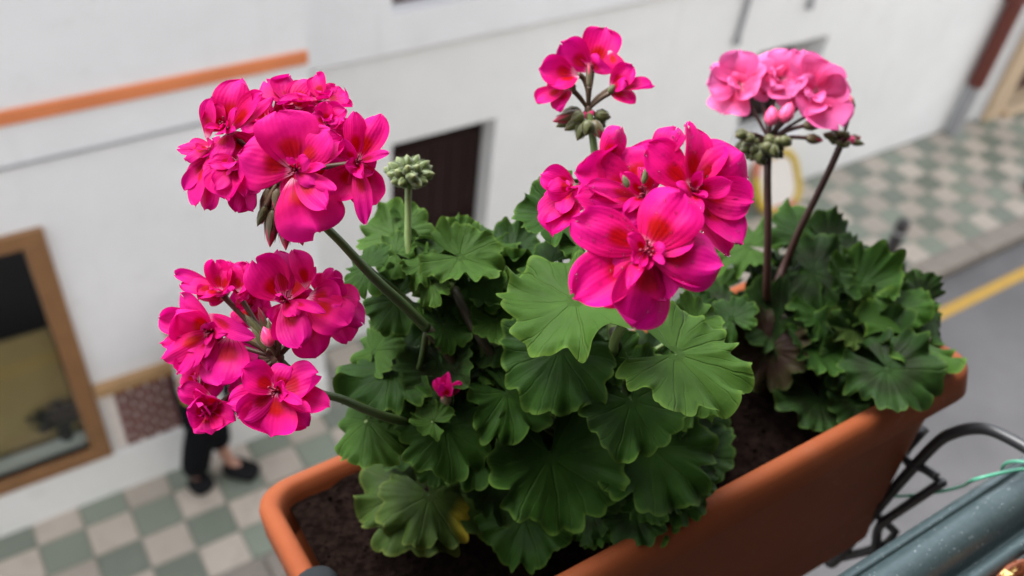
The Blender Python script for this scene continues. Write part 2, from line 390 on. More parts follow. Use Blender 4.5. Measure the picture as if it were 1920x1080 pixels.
# ------------------------------------------------------------------ the street
b = MB(); b.add([(-60,-1.0,-0.12),(60,-1.0,-0.12),(60,3.06,-0.12),(-60,3.06,-0.12)], [(0,1,2,3)])
tag(b.build('road', M['asphalt'], org=(0,0,-0.12)), kind='structure')
b = MB(); b.add([(-150,-150,-0.16),(150,-150,-0.16),(150,150,-0.16),(-150,150,-0.16)], [(0,1,2,3)])
tag(b.build('ground', M['grout'], org=(0,0,-0.16)), kind='structure')
b = MB(); b.add([(-30,2.70,-0.116),(40,2.70,-0.116),(40,2.81,-0.116),(-30,2.81,-0.116)], [(0,1,2,3)])
tag(b.build('yellow_line', M['yellow'], org=(5,2.75,-0.116)), 'yellow painted line along the road beside the kerb', 'road marking')
b = MB(); b.box((-30,3.262,-0.14),(40,5.4,-0.012))
pav = tag(b.build('pavement', M['grout'], org=(0,3.2,-0.012)), kind='structure')
TX, TY = 0.28, 0.24
tm = {}
def tile_mesh(w_, d_, mat):
    k = (round(w_,3), round(d_,3), mat.name)
    if k not in tm:
        b = MB(); b.bbox((0.003,0.003,-0.02),(w_-0.003,d_-0.003,0.0),0.003); o = b.build('tile', mat, org=(0,0,0)); tm[k] = o.data; bpy.data.objects.remove(o)
    return tm[k]
rt = random.Random(4)
for i in range(-10, 44):
    X = -0.10 + i*TX
    ymax = 4.19 if X < 1.6 else (4.757 if X < 10.0 else 4.70)
    for j in range(-2, 5):
        y = 3.76 + j*TY
        d_ = min(TY, ymax - y)
        if d_ < 0.05: continue
        me = tile_mesh(TX, d_, M['tile_g'] if (i+j) % 2 else M['tile_w'])
        o = bpy.data.objects.new('tile', me); C.objects.link(o); o.parent = pav
        o.location = V((X, y, 0.0 + rt.uniform(-0.0015, 0.0015))) - ORI[pav]; o.rotation_euler = (rt.uniform(-.004,.004), rt.uniform(-.004,.004), 0)
kb = MB(); kb.box((-30,3.09,-0.14),(40,3.26,-0.03))
kerb = tag(kb.build('kerb', M['grout'], org=(0,3.1,-0.12)), kind='structure')
b = MB(); b.bbox((0.004,0,-0.13),(0.796,0.20,0),0.012); o = b.build('kerb_stone', M['kerb'], org=(0,0,0)); ks = o.data; bpy.data.objects.remove(o)
for i in range(-3, 20):
    o = bpy.data.objects.new('kerb_stone', ks); C.objects.link(o); o.parent = kerb; o.location = V((i*0.8, 3.075, rt.uniform(-.004,.002))) - ORI[kerb]

def facade(b, x0, x1, z0, z1, yf, depth, ops, rev):
    """front wall with rectangular openings (x0,x1,z0,z1) and reveals"""
    xs = sorted({x0, x1, *[v for o in ops for v in o[:2]]}); zs = sorted({z0, z1, *[v for o in ops for v in o[2:4]]})
    for i in range(len(xs)-1):
        for j in range(len(zs)-1):
            cx = (xs[i]+xs[i+1])/2; cz = (zs[j]+zs[j+1])/2
            if any(o[0] < cx < o[1] and o[2] < cz < o[3] for o in ops): continue
            b.add([(xs[i],yf,zs[j]),(xs[i+1],yf,zs[j]),(xs[i+1],yf,zs[j+1]),(xs[i],yf,zs[j+1])], [(0,1,2,3)])
    for (a, c, e, g), r_ in zip([o[:4] for o in ops], rev):
        y2 = yf + r_
        b.add([(a,yf,e),(a,y2,e),(a,y2,g),(a,yf,g)], [(0,1,2,3)]); b.add([(c,yf,e),(c,yf,g),(c,y2,g),(c,y2,e)], [(0,1,2,3)])
        b.add([(a,yf,e),(c,yf,e),(c,y2,e),(a,y2,e)], [(0,1,2,3)]); b.add([(a,yf,g),(a,y2,g),(c,y2,g),(c,yf,g)], [(0,1,2,3)])
    yb = yf + depth
    b.add([(x0,yf,z0),(x0,yf,z1),(x0,yb,z1),(x0,yb,z0)], [(0,1,2,3)]); b.add([(x1,yf,z0),(x1,yb,z0),(x1,yb,z1),(x1,yf,z1)], [(0,1,2,3)])
    b.add([(x0,yf,z1),(x1,yf,z1),(x1,yb,z1),(x0,yb,z1)], [(0,1,2,3)]); b.add([(x0,yb,z0),(x0,yb,z1),(x1,yb,z1),(x1,yb,z0)], [(0,1,2,3)])

# --- left building (shop)
WL, WR = 4.192, 4.758
shop = empty('shop_building', (-1, WL, 0), 'white shop building with orange band, wooden shop window and brick dado', 'building')
b = MB(); facade(b, -7, 1.65, -0.1, 6.6, WL, 4.0, [(-1.32, 0.09, 0.49, 2.14)], [0.5]); b.build('wall', M['wall'], shop)
b = MB(); b.bbox((-7, WL-0.018, 2.842),(1.652, WL+0.02, 2.918),0.006); b.build('orange_band', M['band'], shop)
b = MB(); b.tube([(-7,WL-0.008,2.60),(-2,WL-0.008,2.615),(0.2,WL-0.008,2.62),(1.0,WL-0.008,2.625),(1.64,WL-0.008,2.63)],0.008,6); b.build('wall_cable', M['grey'], shop)
wn = MB()
for a_, c_ in (((-1.43,WL-0.03,2.14),(0.195,WL+0.05,2.24)),((-1.43,WL-0.03,0.385),(0.195,WL+0.05,0.49)),((-1.43,WL-0.029,0.491),(-1.32,WL+0.05,2.139)),((0.085,WL-0.029,0.491),(0.195,WL+0.05,2.139))): wn.bbox(a_, c_, 0.006)
win = wn.build('shop_window', M['frame'], shop, org=(-0.6,WL,0.4))
b = MB(); b.box((-1.325,WL+0.03,0.485),(0.088,WL+0.036,2.145)); b.build('pane', M['glass'], win)
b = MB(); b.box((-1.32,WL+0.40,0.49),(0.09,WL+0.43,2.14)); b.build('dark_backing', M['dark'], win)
b = MB(); b.box((-1.31,WL+0.15,0.50),(0.075,WL+0.165,1.42)); b.build('reflection_panel', M['tan'], win)  # coloured sheet standing in for what the pane reflects
b = MB(); b.add([(-1.31,WL+0.045,0.495),(0.08,WL+0.045,0.495),(0.08,WL+0.10,0.555),(-1.31,WL+0.10,0.555),(-1.31,WL+0.10,0.493),(0.08,WL+0.10,0.493)],[(0,1,2,3),(0,3,4),(1,5,2),(2,5,4,3),(0,4,5,1)]); b.build('display_shelf', M['pale'], win)
b = MB(); rr = random.Random(7)
for k in range(320):
    c = V((-0.03+rr.gauss(0,.055), WL+0.10+rr.uniform(-.03,.03), 0.75+rr.gauss(0,.032))); d = V((rr.uniform(-1,1),rr.uniform(-.5,.5),rr.uniform(-.6,1))).normalized()*0.05; s_ = d.cross(V((0,1,0.3))).normalized()*0.02
    b.add([c, c+d*.5+s_, c+d, c+d*.5-s_],[(0,1,2,3)])
b.tube([(-0.02,WL+0.10,0.545),(-0.03,WL+0.10,0.75)],0.012,6); b.lathe((-0.02,WL+0.10,0.546),(0,0,1),[(0,.035),(.07,.045)],10)
b.build('display_plant', M['dark'], win)
# brick dado
bk = MB(); bk.box((0.225,WL-0.012,0.40),(1.24,WL+0.02,0.935))
dado = bk.build('brick_dado', M['mortar'], shop, org=(0.7,WL,0.4))
bmc = {}
for r_ in range(9):
    x = 0.285
    while x < 1.225:
        w_ = 0.05 if (x == 0.285 and r_ % 2) else 0.1
        w_ = min(w_, 1.235 - x)
        if w_ > 0.02:
            kk = round(w_, 3)
            if kk not in bmc:
                bm_ = MB(); bm_.bbox((0.009,-0.012,0.009),(w_-0.009,0.02,0.047),0.003); o = bm_.build('brick', M['brick'], org=(0,0,0)); bmc[kk] = o.data; bpy.data.objects.remove(o)
            o = bpy.data.objects.new('brick', bmc[kk]); C.objects.link(o); o.parent = dado
            o.location = V((x, WL-0.016+rt.uniform(-.002,.002), 0.412+r_*0.056)) - ORI[dado]
        x += w_
b = MB(); b.bbox((0.20,WL-0.045,0.935),(1.26,WL+0.02,1.025),0.006); b.build('dado_cap', M['cap'], shop)
b = MB(); b.bbox((-7,WL-0.02,-0.05),(1.652,WL+0.02,0.375),0.006); b.build('plinth', M['wall2'], shop)

# --- right building (set back)
house = empty('whitewashed_house', (5, WR, 0), 'whitewashed house set back from the kerb with small deep windows', 'building')
b = MB(); facade(b, 1.65, 10.05, -0.1, 2.44, WR, 4.0, [(2.445,3.285,0.55,1.745),(5.92,6.79,0.70,1.715)], [0.19,0.36]); b.build('wall', M['wall2'], house)
b = MB(); facade(b, 1.651, 10.05, 2.47, 6.4, WR-0.05, 4.0, [(2.41,3.52,2.735,4.1)], [0.14])
b.add([(1.651,WR-0.05,2.47),(10.05,WR-0.05,2.47),(10.05,WR-0.03,2.445),(1.651,WR-0.03,2.445)],[(0,3,2,1)])
b.add([(1.651,WR-0.03,2.445),(10.05,WR-0.03,2.445),(10.05,WR+0.02,2.43),(1.651,WR+0.02,2.43)],[(0,3,2,1)])
b.build('upper_wall', M['wall'], house)
def shutter(x0, x1, z0, z1, y, mat, n):
    f_ = MB(); f_.bbox((x0,y+0.02,z0),(x1,y+0.05,z1),0.004); s_ = f_.build('shutter', mat, house, org=((x0+x1)/2,y,z0))
    w_ = (x1-x0)/n
    for k in range(n):
        q = MB(); q.bbox((x0+k*w_+0.003,y,z0+0.004),(x0+(k+1)*w_-0.003,y+0.021,z1-0.004),0.005); q.build('plank', mat, s_)
    for zz in (z0+0.15*(z1-z0), z0+0.8*(z1-z0)):
        q = MB(); q.bbox((x0+0.02,y-0.018,zz),(x1-0.02,y+0.002,zz+0.07),0.004); q.build('batten', mat, s_)
shutter(2.446,3.284,0.551,1.744,WR+0.165,M['darkbrown'],6)
shutter(2.411,3.519,2.736,4.099,WR+0.06,M['brown'],8)
b = MB(); b.box((5.92,WR+0.345,0.70),(6.79,WR+0.38,1.715)); wf = b.build('window', M['darkbrown'], house)
for x in (5.94, 6.33, 6.71):
    q = MB(); q.bbox((x,WR+0.315,0.71),(x+0.05,WR+0.346,1.705),0.004); q.build('window_frame', M['darkbrown'], wf)
for zz in (0.71,1.18,1.655):
    q = MB(); q.bbox((5.94,WR+0.318,zz),(6.76,WR+0.349,zz+0.05),0.004); q.build('window_frame', M['darkbrown'], wf)
b = MB(); b.bbox((5.88,WR-0.04,0.655),(6.83,WR-0.002,0.704),0.006); b.build('sill', M['wall'], house)
for (x, za) in ((5.575,1.90),(6.352,2.075)):
    cn = MB(); cn.tube([(x,WR-0.065,3.3),(x,WR-0.065,2.5),(x,WR-0.03,2.36),(x,WR-0.022,2.2),(x,WR-0.022,za)],0.022,10); cn.lathe((x,WR-0.022,za-0.02),(0,0,1),[(0,.033),(.05,.033)],10)
    cn.build('conduit', M['grey'], house)
dp = MB(); dp.tube([(9.53,WR-0.10,3.6),(9.53,WR-0.10,0.62)],0.088,14,sub=1); pipe = dp.build('drainpipe', M['redwood'], house, org=(9.53,WR-0.1,0.62))
q = MB(); q.tube([(9.53,WR-0.10,0.63),(9.53,WR-0.10,0.0)],0.075,14,sub=1); q.build('pipe_shoe', M['grey'], pipe)
q = MB(); q.bbox((9.42,WR-0.2,1.60),(9.72,WR+0.01,1.65),0.004); q.build('pipe_bracket', M['redwood'], pipe)
dp = MB(); dp.tube([(1.76,WR-0.08,6.3),(1.76,WR-0.08,0.0)],0.05,12,sub=1); dp.lathe((1.76,WR-0.08,2.42),(0,0,1),[(0,.06),(.05,.06)],12); dp.build('white_downpipe', M['pipe'], house)

# --- far building with stone doorway
far = empty('far_house', (12, 4.70, 0), 'far house with beige stone doorway and dark door', 'building')
b = MB(); facade(b, 10.052, 22, -0.1, 6.0, 4.70, 4.0, [(10.42,11.35,-0.1,2.1)], [0.25]); b.build('wall', M['wall'], far)
for a_, c_ in (((10.08,4.64,0.0),(10.42,4.95,2.1)),((11.35,4.64,0.0),(11.69,4.95,2.1)),((10.08,4.638,2.101),(11.69,4.952,2.4))):
    q = MB(); q.bbox(a_, c_, 0.01); q.build('door_surround', M['stone'], far)
q = MB(); q.bbox((10.42,4.58,0.002),(11.35,4.94,0.10),0.01); q.build('step', M['stone'], far)
q = MB(); q.bbox((10.421,4.88,0.101),(11.349,4.93,2.099),0.004); dr = q.build('door', M['brown'], far)
for x in (10.47,10.92):
    for zz in (0.2,1.15):
        q = MB(); q.bbox((x,4.862,zz),(x+0.37,4.882,zz+0.8),0.008); q.build('door_panel', M['brown'], dr)

# --- street furniture
def bollard(x, y, label):
    t = empty('bollard', (x, y, 0.0), label, 'bollard', 'bollards along the kerb')
    q = MB(); q.lathe((x,y,-0.004),(0,0,1),[(0,.075),(.03,.075),(.045,.062),(.50,.056)],16); q.build('post', M['bollard'], t, smooth=False)
    q = MB(); q.lathe((x,y,0.495),(0,0,1),[(0,.059),(.02,.062),(.04,.052),(.055,.03),(.06,.003)],16); q.build('cap', M['bollard'], t, smooth=True)
    q = MB(); q.lathe((x,y,0.40),(0,0,1),[(0,.060),(.03,.060)],16); q.build('collar', M['grey'], t)
bollard(6.89, 3.40, 'dark metal bollard on the tiled pavement behind the farther geranium')
bollard(9.40, 3.55, 'dark metal bollard on the pavement across from the stone doorway')

# yellow frame leaning on the wall
c0 = V((6.58, 4.44, 0.0)); upv = V((0.0, 0.29, 0.44)).normalized(); rx = V((1, 0, 0)); nrm = rx.cross(upv)
t = empty('yellow_framed_board', c0, 'yellow rounded frame with pale panel leaning against the white wall', 'board')
W2, H2 = 0.27, 0.27; cc = c0 + upv*(H2+0.036)
def rr_pts(wd, hg, ex=3.2, n=28):
    o_ = []
    for k in range(n):
        a = 2*PI*k/n; ca, sa = math.cos(a), math.sin(a)
        o_.append(cc + rx*(wd*math.copysign(abs(ca)**(2/ex),ca)) + upv*(hg*math.copysign(abs(sa)**(2/ex),sa)))
    return o_
pts = rr_pts(W2, H2)
def arc(i0, i1): return [pts[i % 28] for i in range(i0, i1+1)]
q = MB(); q.tube(arc(-5, 8), 0.044, 8, sub=2); q.tube(arc(13, 20), 0.044, 8, sub=2); q.build('frame', M['ringy'], t, smooth=True)
for i0, i1 in ((8,13),(20,23)):
    q = MB(); q.tube(arc(i0, i1), 0.045, 8, sub=2); q.build('frame_corner', M['ringr'], t, smooth=True)
fr_ = [p for p in rr_pts(W2-0.01, H2-0.01)]
q = MB(); q.add([p + nrm*0.008 for p in fr_] + [p - nrm*0.008 for p in fr_], [tuple(range(28)), tuple(range(28,56))[::-1]] + [(k,(k+1)%28,28+(k+1)%28,28+k) for k in range(28)]); q.build('panel', M['ringw'], t)

# ------------------------------------------------------------------ pedestrian
SKIN = simple('skin', (0.42, 0.22, 0.16), 0.55, 0.1, 20)
TROU = simple('black_trousers', (0.007, 0.0075, 0.009), 0.9, 0.3, 20, spec=0.05)
SHIRT = simple('pale_grey_top', (0.42, 0.42, 0.40), 0.85, 0.15, 10)
HAIR = simple('dark_hair', (0.018, 0.013, 0.011), 0.6, 0.4, 60)
SHOE = simple('black_shoe', (0.007, 0.007, 0.008), 0.6, 0.3, 30, spec=0.1)
BAG = simple('yellow_bag', (0.45, 0.34, 0.06), 0.6, 0.15, 10)
hip = onY(385, 752, 3.95); hd = onY(326, 612, 3.98)
per = empty('person', (0.72, 3.94, 0.0), 'person in black trousers and pale top walking along the shop wall', 'person')
def skinmesh(name, verts, edges, rad, mat, parent, sub=2):
    me = bpy.data.meshes.new(name); me.from_pydata([V(v)-origin(parent) for v in verts], edges, [])
    o = bpy.data.objects.new(name, me); C.objects.link(o); o.parent = parent; ORI[o] = origin(parent); me.materials.append(mat)
    md = o.modifiers.new('skin', 'SKIN'); 
    for i, r_ in enumerate(rad):
        sv = me.skin_vertices[0].data[i]; sv.radius = (r_, r_) if not isinstance(r_, tuple) else r_; sv.use_root = (i == 0)
    md.use_smooth_shade = True
    s_ = o.modifiers.new('sub', 'SUBSURF'); s_.levels = sub; s_.render_levels = sub
    return o
kn1 = onY(372, 830, 3.93); an1 = onZ(366, 892, .09); kn2 = onY(402, 812, 3.92); an2 = onZ(428, 862, .12)
neck = hd + V((0.03, 0, -0.16)); chest = neck + V((0.05, 0, -0.20)); waist = hip + V((-0.03, 0, 0.18))
shL = chest + V((-0.02, -0.17, 0.08)); shR = chest + V((-0.02, 0.17, 0.08))
elL = shL + V((0.06, -0.05, -0.27)); haL = onY(352, 716, 3.80) + V((0,0,.07)); elR = shR + V((0.08, 0.0, -0.27)); haR = elR + V((0.02, 0.0, -0.24))
h1 = hip + V((-0.01, -0.085, -0.02)); h2 = hip + V((0.01, 0.085, -0.02))
bv = [hip, waist, chest, neck, hd + V((0.01,0,-0.05)), hd + V((0,0,0.06)), h1, kn1, an1, an1+V((0.03,-.09,-0.05)), h2, kn2, an2, an2+V((0.09,-.09,-0.08)), shL, elL, haL, shR, elR, haR]
be = [(0,1),(1,2),(2,3),(3,4),(4,5),(0,6),(6,7),(7,8),(8,9),(0,10),(10,11),(11,12),(12,13),(2,14),(14,15),(15,16),(2,17),(17,18),(18,19)]
br = [.12,.11,.13,.05,.075,.085,.075,.055,.038,.03,.075,.055,.038,.03,.05,.04,.025,.05,.04,.025]
skinmesh('body', bv, be, br, SKIN, per)
skinmesh('trousers', [hip+V((0,0,.05)), h1, kn1, an1+V((0,0,.03)), h2, kn2, kn2.lerp(an2, .42)], [(0,1),(1,2),(2,3),(0,4),(4,5),(5,6)], [.165,.125,.105,.100,.125,.105,.090], TROU, per)
skinmesh('top', [hip+V((0,0,.04)), waist, chest, neck+V((0.01,0,-.06)), shL, elL, shR, elR], [(0,1),(1,2),(2,3),(2,4),(4,5),(2,6),(6,7)], [.15,.135,.15,.065,.068,.055,.068,.055], SHIRT, per)
skinmesh('hair', [hd+V((0.02,0,.05)), hd+V((0.035,0,-.02)), hd+V((0.05,0,-.09))], [(0,1),(1,2)], [.105,.10,.06], HAIR, per)
for an, td in ((an1, V((.05,-.13,0))), (an2, V((.15,-.15,0)))):
    lo = V((an.x, an.y, .05))
    skinmesh('shoe', [lo - td*.25, lo + td*.35, lo + td*1.0 + V((0,0,-.012))], [(0,1),(1,2)], [(.085,.065),(.092,.06),(.078,.045)], SHOE, per)
for ha in (haL, haR):
    hm = MB()
    d0 = V((-0.1,0,-1)).normalized()
    hm.lathe(ha - d0*0.02, d0, [(0,.024),(.03,.034),(.07,.036),(.09,.03)], 8)
    for k in range(4):
        st = ha + d0*0.065 + V((0.02-0.014*k,0,0)); L_ = (.06,.075,.078,.065)[3-k]
        hm.tube([st, st+d0*L_*.5+V((-.006,0.004,0)), st+d0*L_+V((-.02,0.012,0.004))], [.009,.008,.006], 6)
    hm.tube([ha+d0*.01+V((-.025,0,0)), ha+d0*.045+V((-.048,0,0)), ha+d0*.075+V((-.05,.006,0))], [.011,.010,.007], 6)
    hm.build('hand', SKIN, per, smooth=True)
bagp = onY(352, 728, 3.80)
bg_ = tag(MB().bbox(bagp+V((-.045,-.02,-.12)), bagp+V((.045,.02,.0)), .012).build('shopping_bag', BAG, org=bagp), 'small yellow bag hanging from the hand of the walking person', 'bag')
hm = MB(); hm.tube([bagp+V((-.03,0,-.01)), haL+V((-.0,0,-.05)), bagp+V((.03,0,-.01))], .005, 6); hm.build('handle', BAG, bg_)

# ------------------------------------------------------------------ balcony: unseen house and slabs added for shade, railing
own = empty('shade_house', (0,-0.75,0), 'unseen house behind the balcony, added for the shade it casts', 'building'); b = MB(); facade(b, -9, 12, -0.15, 8.0, 0.75, 5.0, [(-1.4,2.0,3.861,6.45)], [0.25]); b.v = [V((p.x, -p.y, p.z)) for p in b.v]; b.build('wall', M['housewall'], own)  # house front with wide doorway, out of view, added for shade
b = MB(); b.box((-2.2,-4.0,3.80),(2.8,-1.0,3.855)); b.box((-2.2,-4.2,3.80),(2.8,-4.0,6.6)); b.box((-2.4,-4.2,3.80),(-2.2,-1.0,6.6)); b.box((2.8,-4.2,3.80),(3.0,-1.0,6.6)); b.box((-2.4,-4.2,6.6),(3.0,-1.0,6.7)); b.build('shade_room', M['shade_room'], own)  # unseen dark interior added to keep the planter's near side in shade
b = MB(); b.box((-1.6,-0.748,3.72),(1.9,0.16,3.86)); b.build('balcony_slab', M['shade_room'], own)  # unseen balcony floor, added for its shade
b = MB(); b.box((-1.6,-0.748,6.75),(1.9,0.16,6.90)); b.build('shade_overhang', M['housewall'], own)  # unseen overhang added to block sky light from above
railg = empty('balcony_railing', (0.3, 0.088, 3.86), 'green grey hammered metal balcony railing with grooved top rail', 'railing')
pr0 = [(0.1110,4.9395),(0.1112,4.9450),(0.1098,4.9482),(0.1065,4.9500),(0.1048,4.9492),(0.1042,4.9478),(0.1034,4.9496),(0.1000,4.9520),(0.0950,4.9528),(0.0900,4.9516),(0.0855,4.9484),(0.0822,4.9436),(0.0800,4.9370),(0.0780,4.9335),(0.0762,4.9365),(0.0740,4.9392),(0.0710,4.9396),(0.0682,4.9375),(0.0672,4.9330),(0.0700,4.9300),(0.0880,4.9290),(0.1060,4.9300)]
prof = []
for k in range(len(pr0)):
    p0, p1, p2, p3 = [V((*pr0[(k+q_) % len(pr0)], 0)) for q_ in (-1, 0, 1, 2)]
    for t_ in (0, .33, .66):
        p_ = 0.5*((2*p1)+(p2-p0)*t_+(2*p0-5*p1+4*p2-p3)*t_*t_+(3*p1-p0-3*p2+p3)*t_**3); prof.append((p_.x, p_.y))
n = len(prof); vs = []; fs = []
xs_ = [-1.6 + 3.5*k/40 for k in range(41)]
for x in xs_: vs += [(x, y, z) for y, z in prof]
for i in range(40):
    for k in range(n): k2 = (k+1) % n; fs.append((i*n+k, i*n+k2, (i+1)*n+k2, (i+1)*n+k))
fs += [tuple(range(n)), tuple(range(40*n, 41*n))[::-1]]
b = MB(); b.add(vs, fs); b.build('top_rail', M['rail'], railg, smooth=True)
b = MB(); b.box((-1.6,0.078,3.95),(1.9,0.098,3.975)); b.build('bottom_rail', M['iron'], railg)
for k in range(32):
    x = -1.55 + k*0.11
    q = MB(); q.tube([(x,0.088,3.975),(x,0.088,4.931)],0.007,8,sub=1); q.build('baluster', M['iron'], railg)
for x in (-1.5, 1.8):
    q = MB(); q.box((x-.018,.07,3.858),(x+.018,.106,4.931)); q.build('post', M['iron'], railg)

# ------------------------------------------------------------------ planter
PU = V((0.99798958,-0.02524035,0.05813538)); PV = V((-0.04408134,-0.9354994,0.35056771)); PW = V((-0.04553716,0.3524256,0.93473128))
PA = P(480, 914, 0.5828); PL, PWD = 0.436, 0.190; PA = PA - PU*.005
def pl(u, v, w_): return PA + PU*u + PV*v + PW*w_
planter = empty('planter', pl(PL/2, PWD/2, -0.14), 'terracotta coloured rectangular planter hung outside the railing', 'planter')
def rrect(u0, u1, v0, v1, r_, n=6):
    o_ = []
    for (cu, cv, a0) in ((u1-r_, v1-r_, 0), (u0+r_, v1-r_, 90), (u0+r_, v0+r_, 180), (u1-r_, v0+r_, 270)):
        for k in range(n+1):
            a = R(a0 + 90*k/n); o_.append((cu + r_*math.cos(a), cv + r_*math.sin(a)))
    return o_
def ring(ins, r_, w_, insu=None):
    iu = ins if insu is None else insu
    return [pl(u, v, w_) for u, v in rrect(iu, PL-iu, ins, PWD-ins, r_)]
def loft(b, rings, close_top=False, close_bot=False):
    n = len(rings[0]); vs = [p for r_ in rings for p in r_]; fs = []
    for i in range(len(rings)-1):
        for k in range(n): k2 = (k+1) % n; fs.append((i*n+k, i*n+k2, (i+1)*n+k2, (i+1)*n+k))
    if close_bot: fs.append(tuple(range(n))[::-1])
    if close_top: fs.append(tuple(range((len(rings)-1)*n, len(rings)*n)))
    b.add(vs, fs)
b = MB()
loft(b, [ring(.045,.018,-.150), ring(.040,.02,-.147), ring(.036,.02,-.118), ring(.033,.02,-.112), ring(.014,.022,-.032), ring(.008,.024,-.026)], close_bot=True)
b.build('body', M['terra'], planter, smooth=True)
b = MB()
loft(b, [ring(.010,.022,-.030), ring(.0015,.021,-.0235), ring(.000,.022,-.0215), ring(.000,.022,-.006), ring(.0012,.0215,-.002), ring(.0035,.0205,.0), ring(.0065,.019,.0006), ring(.0095,.018,.0), ring(.0118,.017,-.0025), ring(.0126,.016,-.010), ring(.014,.016,-.03), ring(.025,.015,-.07)])
b.build('rim', M['terra'], planter, smooth=True)
q = MB(); cp = pl(0.008, 0.108, 0.001); q.lathe(cp - PW*.004, PW, [(0,.012),(.004,.0125),(.0075,.011),(.009,.008),(.0095,.001)], 16)
q.bbox((0,0,0),(0.001,0.001,0.001),.0002) if False else None
q.build('rim_clip', M['rubber'], planter, smooth=True)
# soil
b = MB(); NU_, NV_ = 90, 44; vs = []
for i in range(NU_+1):
    for j in range(NV_+1):
        u = .019 + (PL-.038)*i/NU_; v = .013 + (PWD-.036)*j/NV_
        h = noise.noise(V((u*60, v*60, 1)))*.004 + noise.noise(V((u*160, v*160, 3)))*.0025 + noise.noise(V((u*14, v*14, 7)))*.006
        vs.append(pl(u, v, -.009 - .036*v/PWD + h*.8))
fs = [(i*(NV_+1)+j, (i+1)*(NV_+1)+j, (i+1)*(NV_+1)+j+1, i*(NV_+1)+j+1) for i in range(NU_) for j in range(NV_)]
b.add(vs, fs)
rs = random.Random(11)
for k in range(1500):
    u = rs.uniform(.023, PL-.023); v = rs.uniform(.016, PWD-.026); s_ = rs.uniform(.0008, .0026)
    c = pl(u, v, -.009 - .036*v/PWD + noise.noise(V((u*60, v*60, 1)))*.0032 + noise.noise(V((u*14, v*14, 7)))*.0048 + s_*.4)
    vv = [c + V((rs.gauss(0,1), rs.gauss(0,1), rs.gauss(0,1))).normalized()*s_*rs.uniform(.6,1.3) for _ in range(4)]
    b.add(vv, [(0,1,2),(0,3,1),(1,3,2),(0,2,3)], 1 if k % 75 == 0 else 0)
tag(b.build('potting_soil', [M['soil'], M['chip']], org=pl(PL/2,PWD/2,-.03)), 'dark crumbly potting soil filling the planter', 'soil', kind='stuff')

# bracket that hooks the planter on the rail
br_ = empty('planter_bracket', (0.48, 0.112, 4.94), 'black bent rod bracket hooking the planter over the railing', 'bracket')
X_ = 0.48
def bx(x, y): return onX(x, y, X_)
q = MB(); q.tube([bx(1552,1052), bx(1568,1050), bx(1640,960), bx(1700,890), bx(1757,830), bx(1790,811), bx(1830,803), bx(1872,812), V((X_,.098,4.984)), V((X_,.080,4.978)), V((X_,.062,4.962)), V((X_,.056,4.93)), V((X_,.056,4.88))], .0040, 8, sub=5); q.build('hook_rod', M['black'], br_, smooth=True)
q = MB(); q.tube([bx(1552,1052), pl(PL-.03,PWD-.035,-.152), pl(PL-.03,.06,-.154), pl(PL-.03,.03,-.152), pl(PL-.025,.012,-.06)], .0035, 8, sub=4); q.build('support_arm', M['black'], br_, smooth=True)
q = MB(); q.tube([bx(1757,895), bx(1735,880), bx(1694,856), pl(PL-.012,PWD-.03,-.065)], .0032, 8, sub=3); q.build('cross_rod', M['black'], br_, smooth=True)
q = MB(); q.tube([bx(1768,903), bx(1735,925), bx(1680,962), bx(1650,985), bx(1643,1015), bx(1640,1060)], .0034, 8, sub=4); q.build('brace_rod', M['black'], br_, smooth=True)
# green wire
q = MB(); q.tube([pl(PL-.03,PWD-.022,-.085), bx(1665,927), bx(1735,926), bx(1800,913), onZ(1835,897,4.957), V((.50,.100,4.9555)), V((.507,.086,4.956)), V((.512,.074,4.952)), V((.515,.066,4.944)), V((.514,.070,4.929)), V((.505,.10,4.928)), V((.50,.1125,4.938)), V((.50,.1115,4.949)), V((.505,.100,4.9565)), V((.512,.086,4.957)), V((.52,.070,4.950))], .0011, 6, sub=5)
tag(q.build('green_wire', M['wire'], org=(.5,.1,4.95), smooth=True), 'thin green garden wire tied round the rail and the bracket', 'wire')
# pot with bark chips on the inner side of the rail
pc = V((0.437, 0.0240, 4.943))
pot = empty('bark_chip_pot', pc + V((0,0,-.12)), 'brown pot filled with pale chips inside the railing corner', 'pot')
q = MB(); q.lathe(pc + V((0,0,-.12)), (0,0,1), [(0,.030),(.09,.042),(.12,.0425),(.122,.040),(.11,.038)], 32); q.build('shell', M['chipbrown'], pot, smooth=True)
q = MB(); rs = random.Random(3)
for k in range(150):
    a = rs.uniform(0, 2*PI); r_ = .040*math.sqrt(rs.random()); s_ = rs.uniform(.003,.0065)
    c = pc + V((r_*math.cos(a), r_*math.sin(a), rs.uniform(-.002,.008)))
    vv = [c + V((rs.gauss(0,1), rs.gauss(0,1), rs.gauss(0,.7))).normalized()*s_*rs.uniform(.7,1.1) for _ in range(8)]
    q.add(vv, [(0,1,2),(0,2,3),(0,3,4),(4,5,6),(5,6,7),(1,2,6),(3,4,7),(0,5,1),(2,3,6),(4,7,5)], 1 if rs.random() < .22 else 0)
tag(q.build('bark_chips', [M['chip'], M['chipbrown']], pot), kind='stuff')
for k in range(3):
    a = 2*PI*k/3 + .5; q = MB(); q.tube([pc + V((.028*math.cos(a), .028*math.sin(a), -.118)), pc + V((.034*math.cos(a), .034*math.sin(a), -.5)), V((pc.x + .07*math.cos(a), pc.y + .07*math.sin(a), 3.862))], .005, 6); q.build('stand_leg', M['black'], pot, smooth=True)

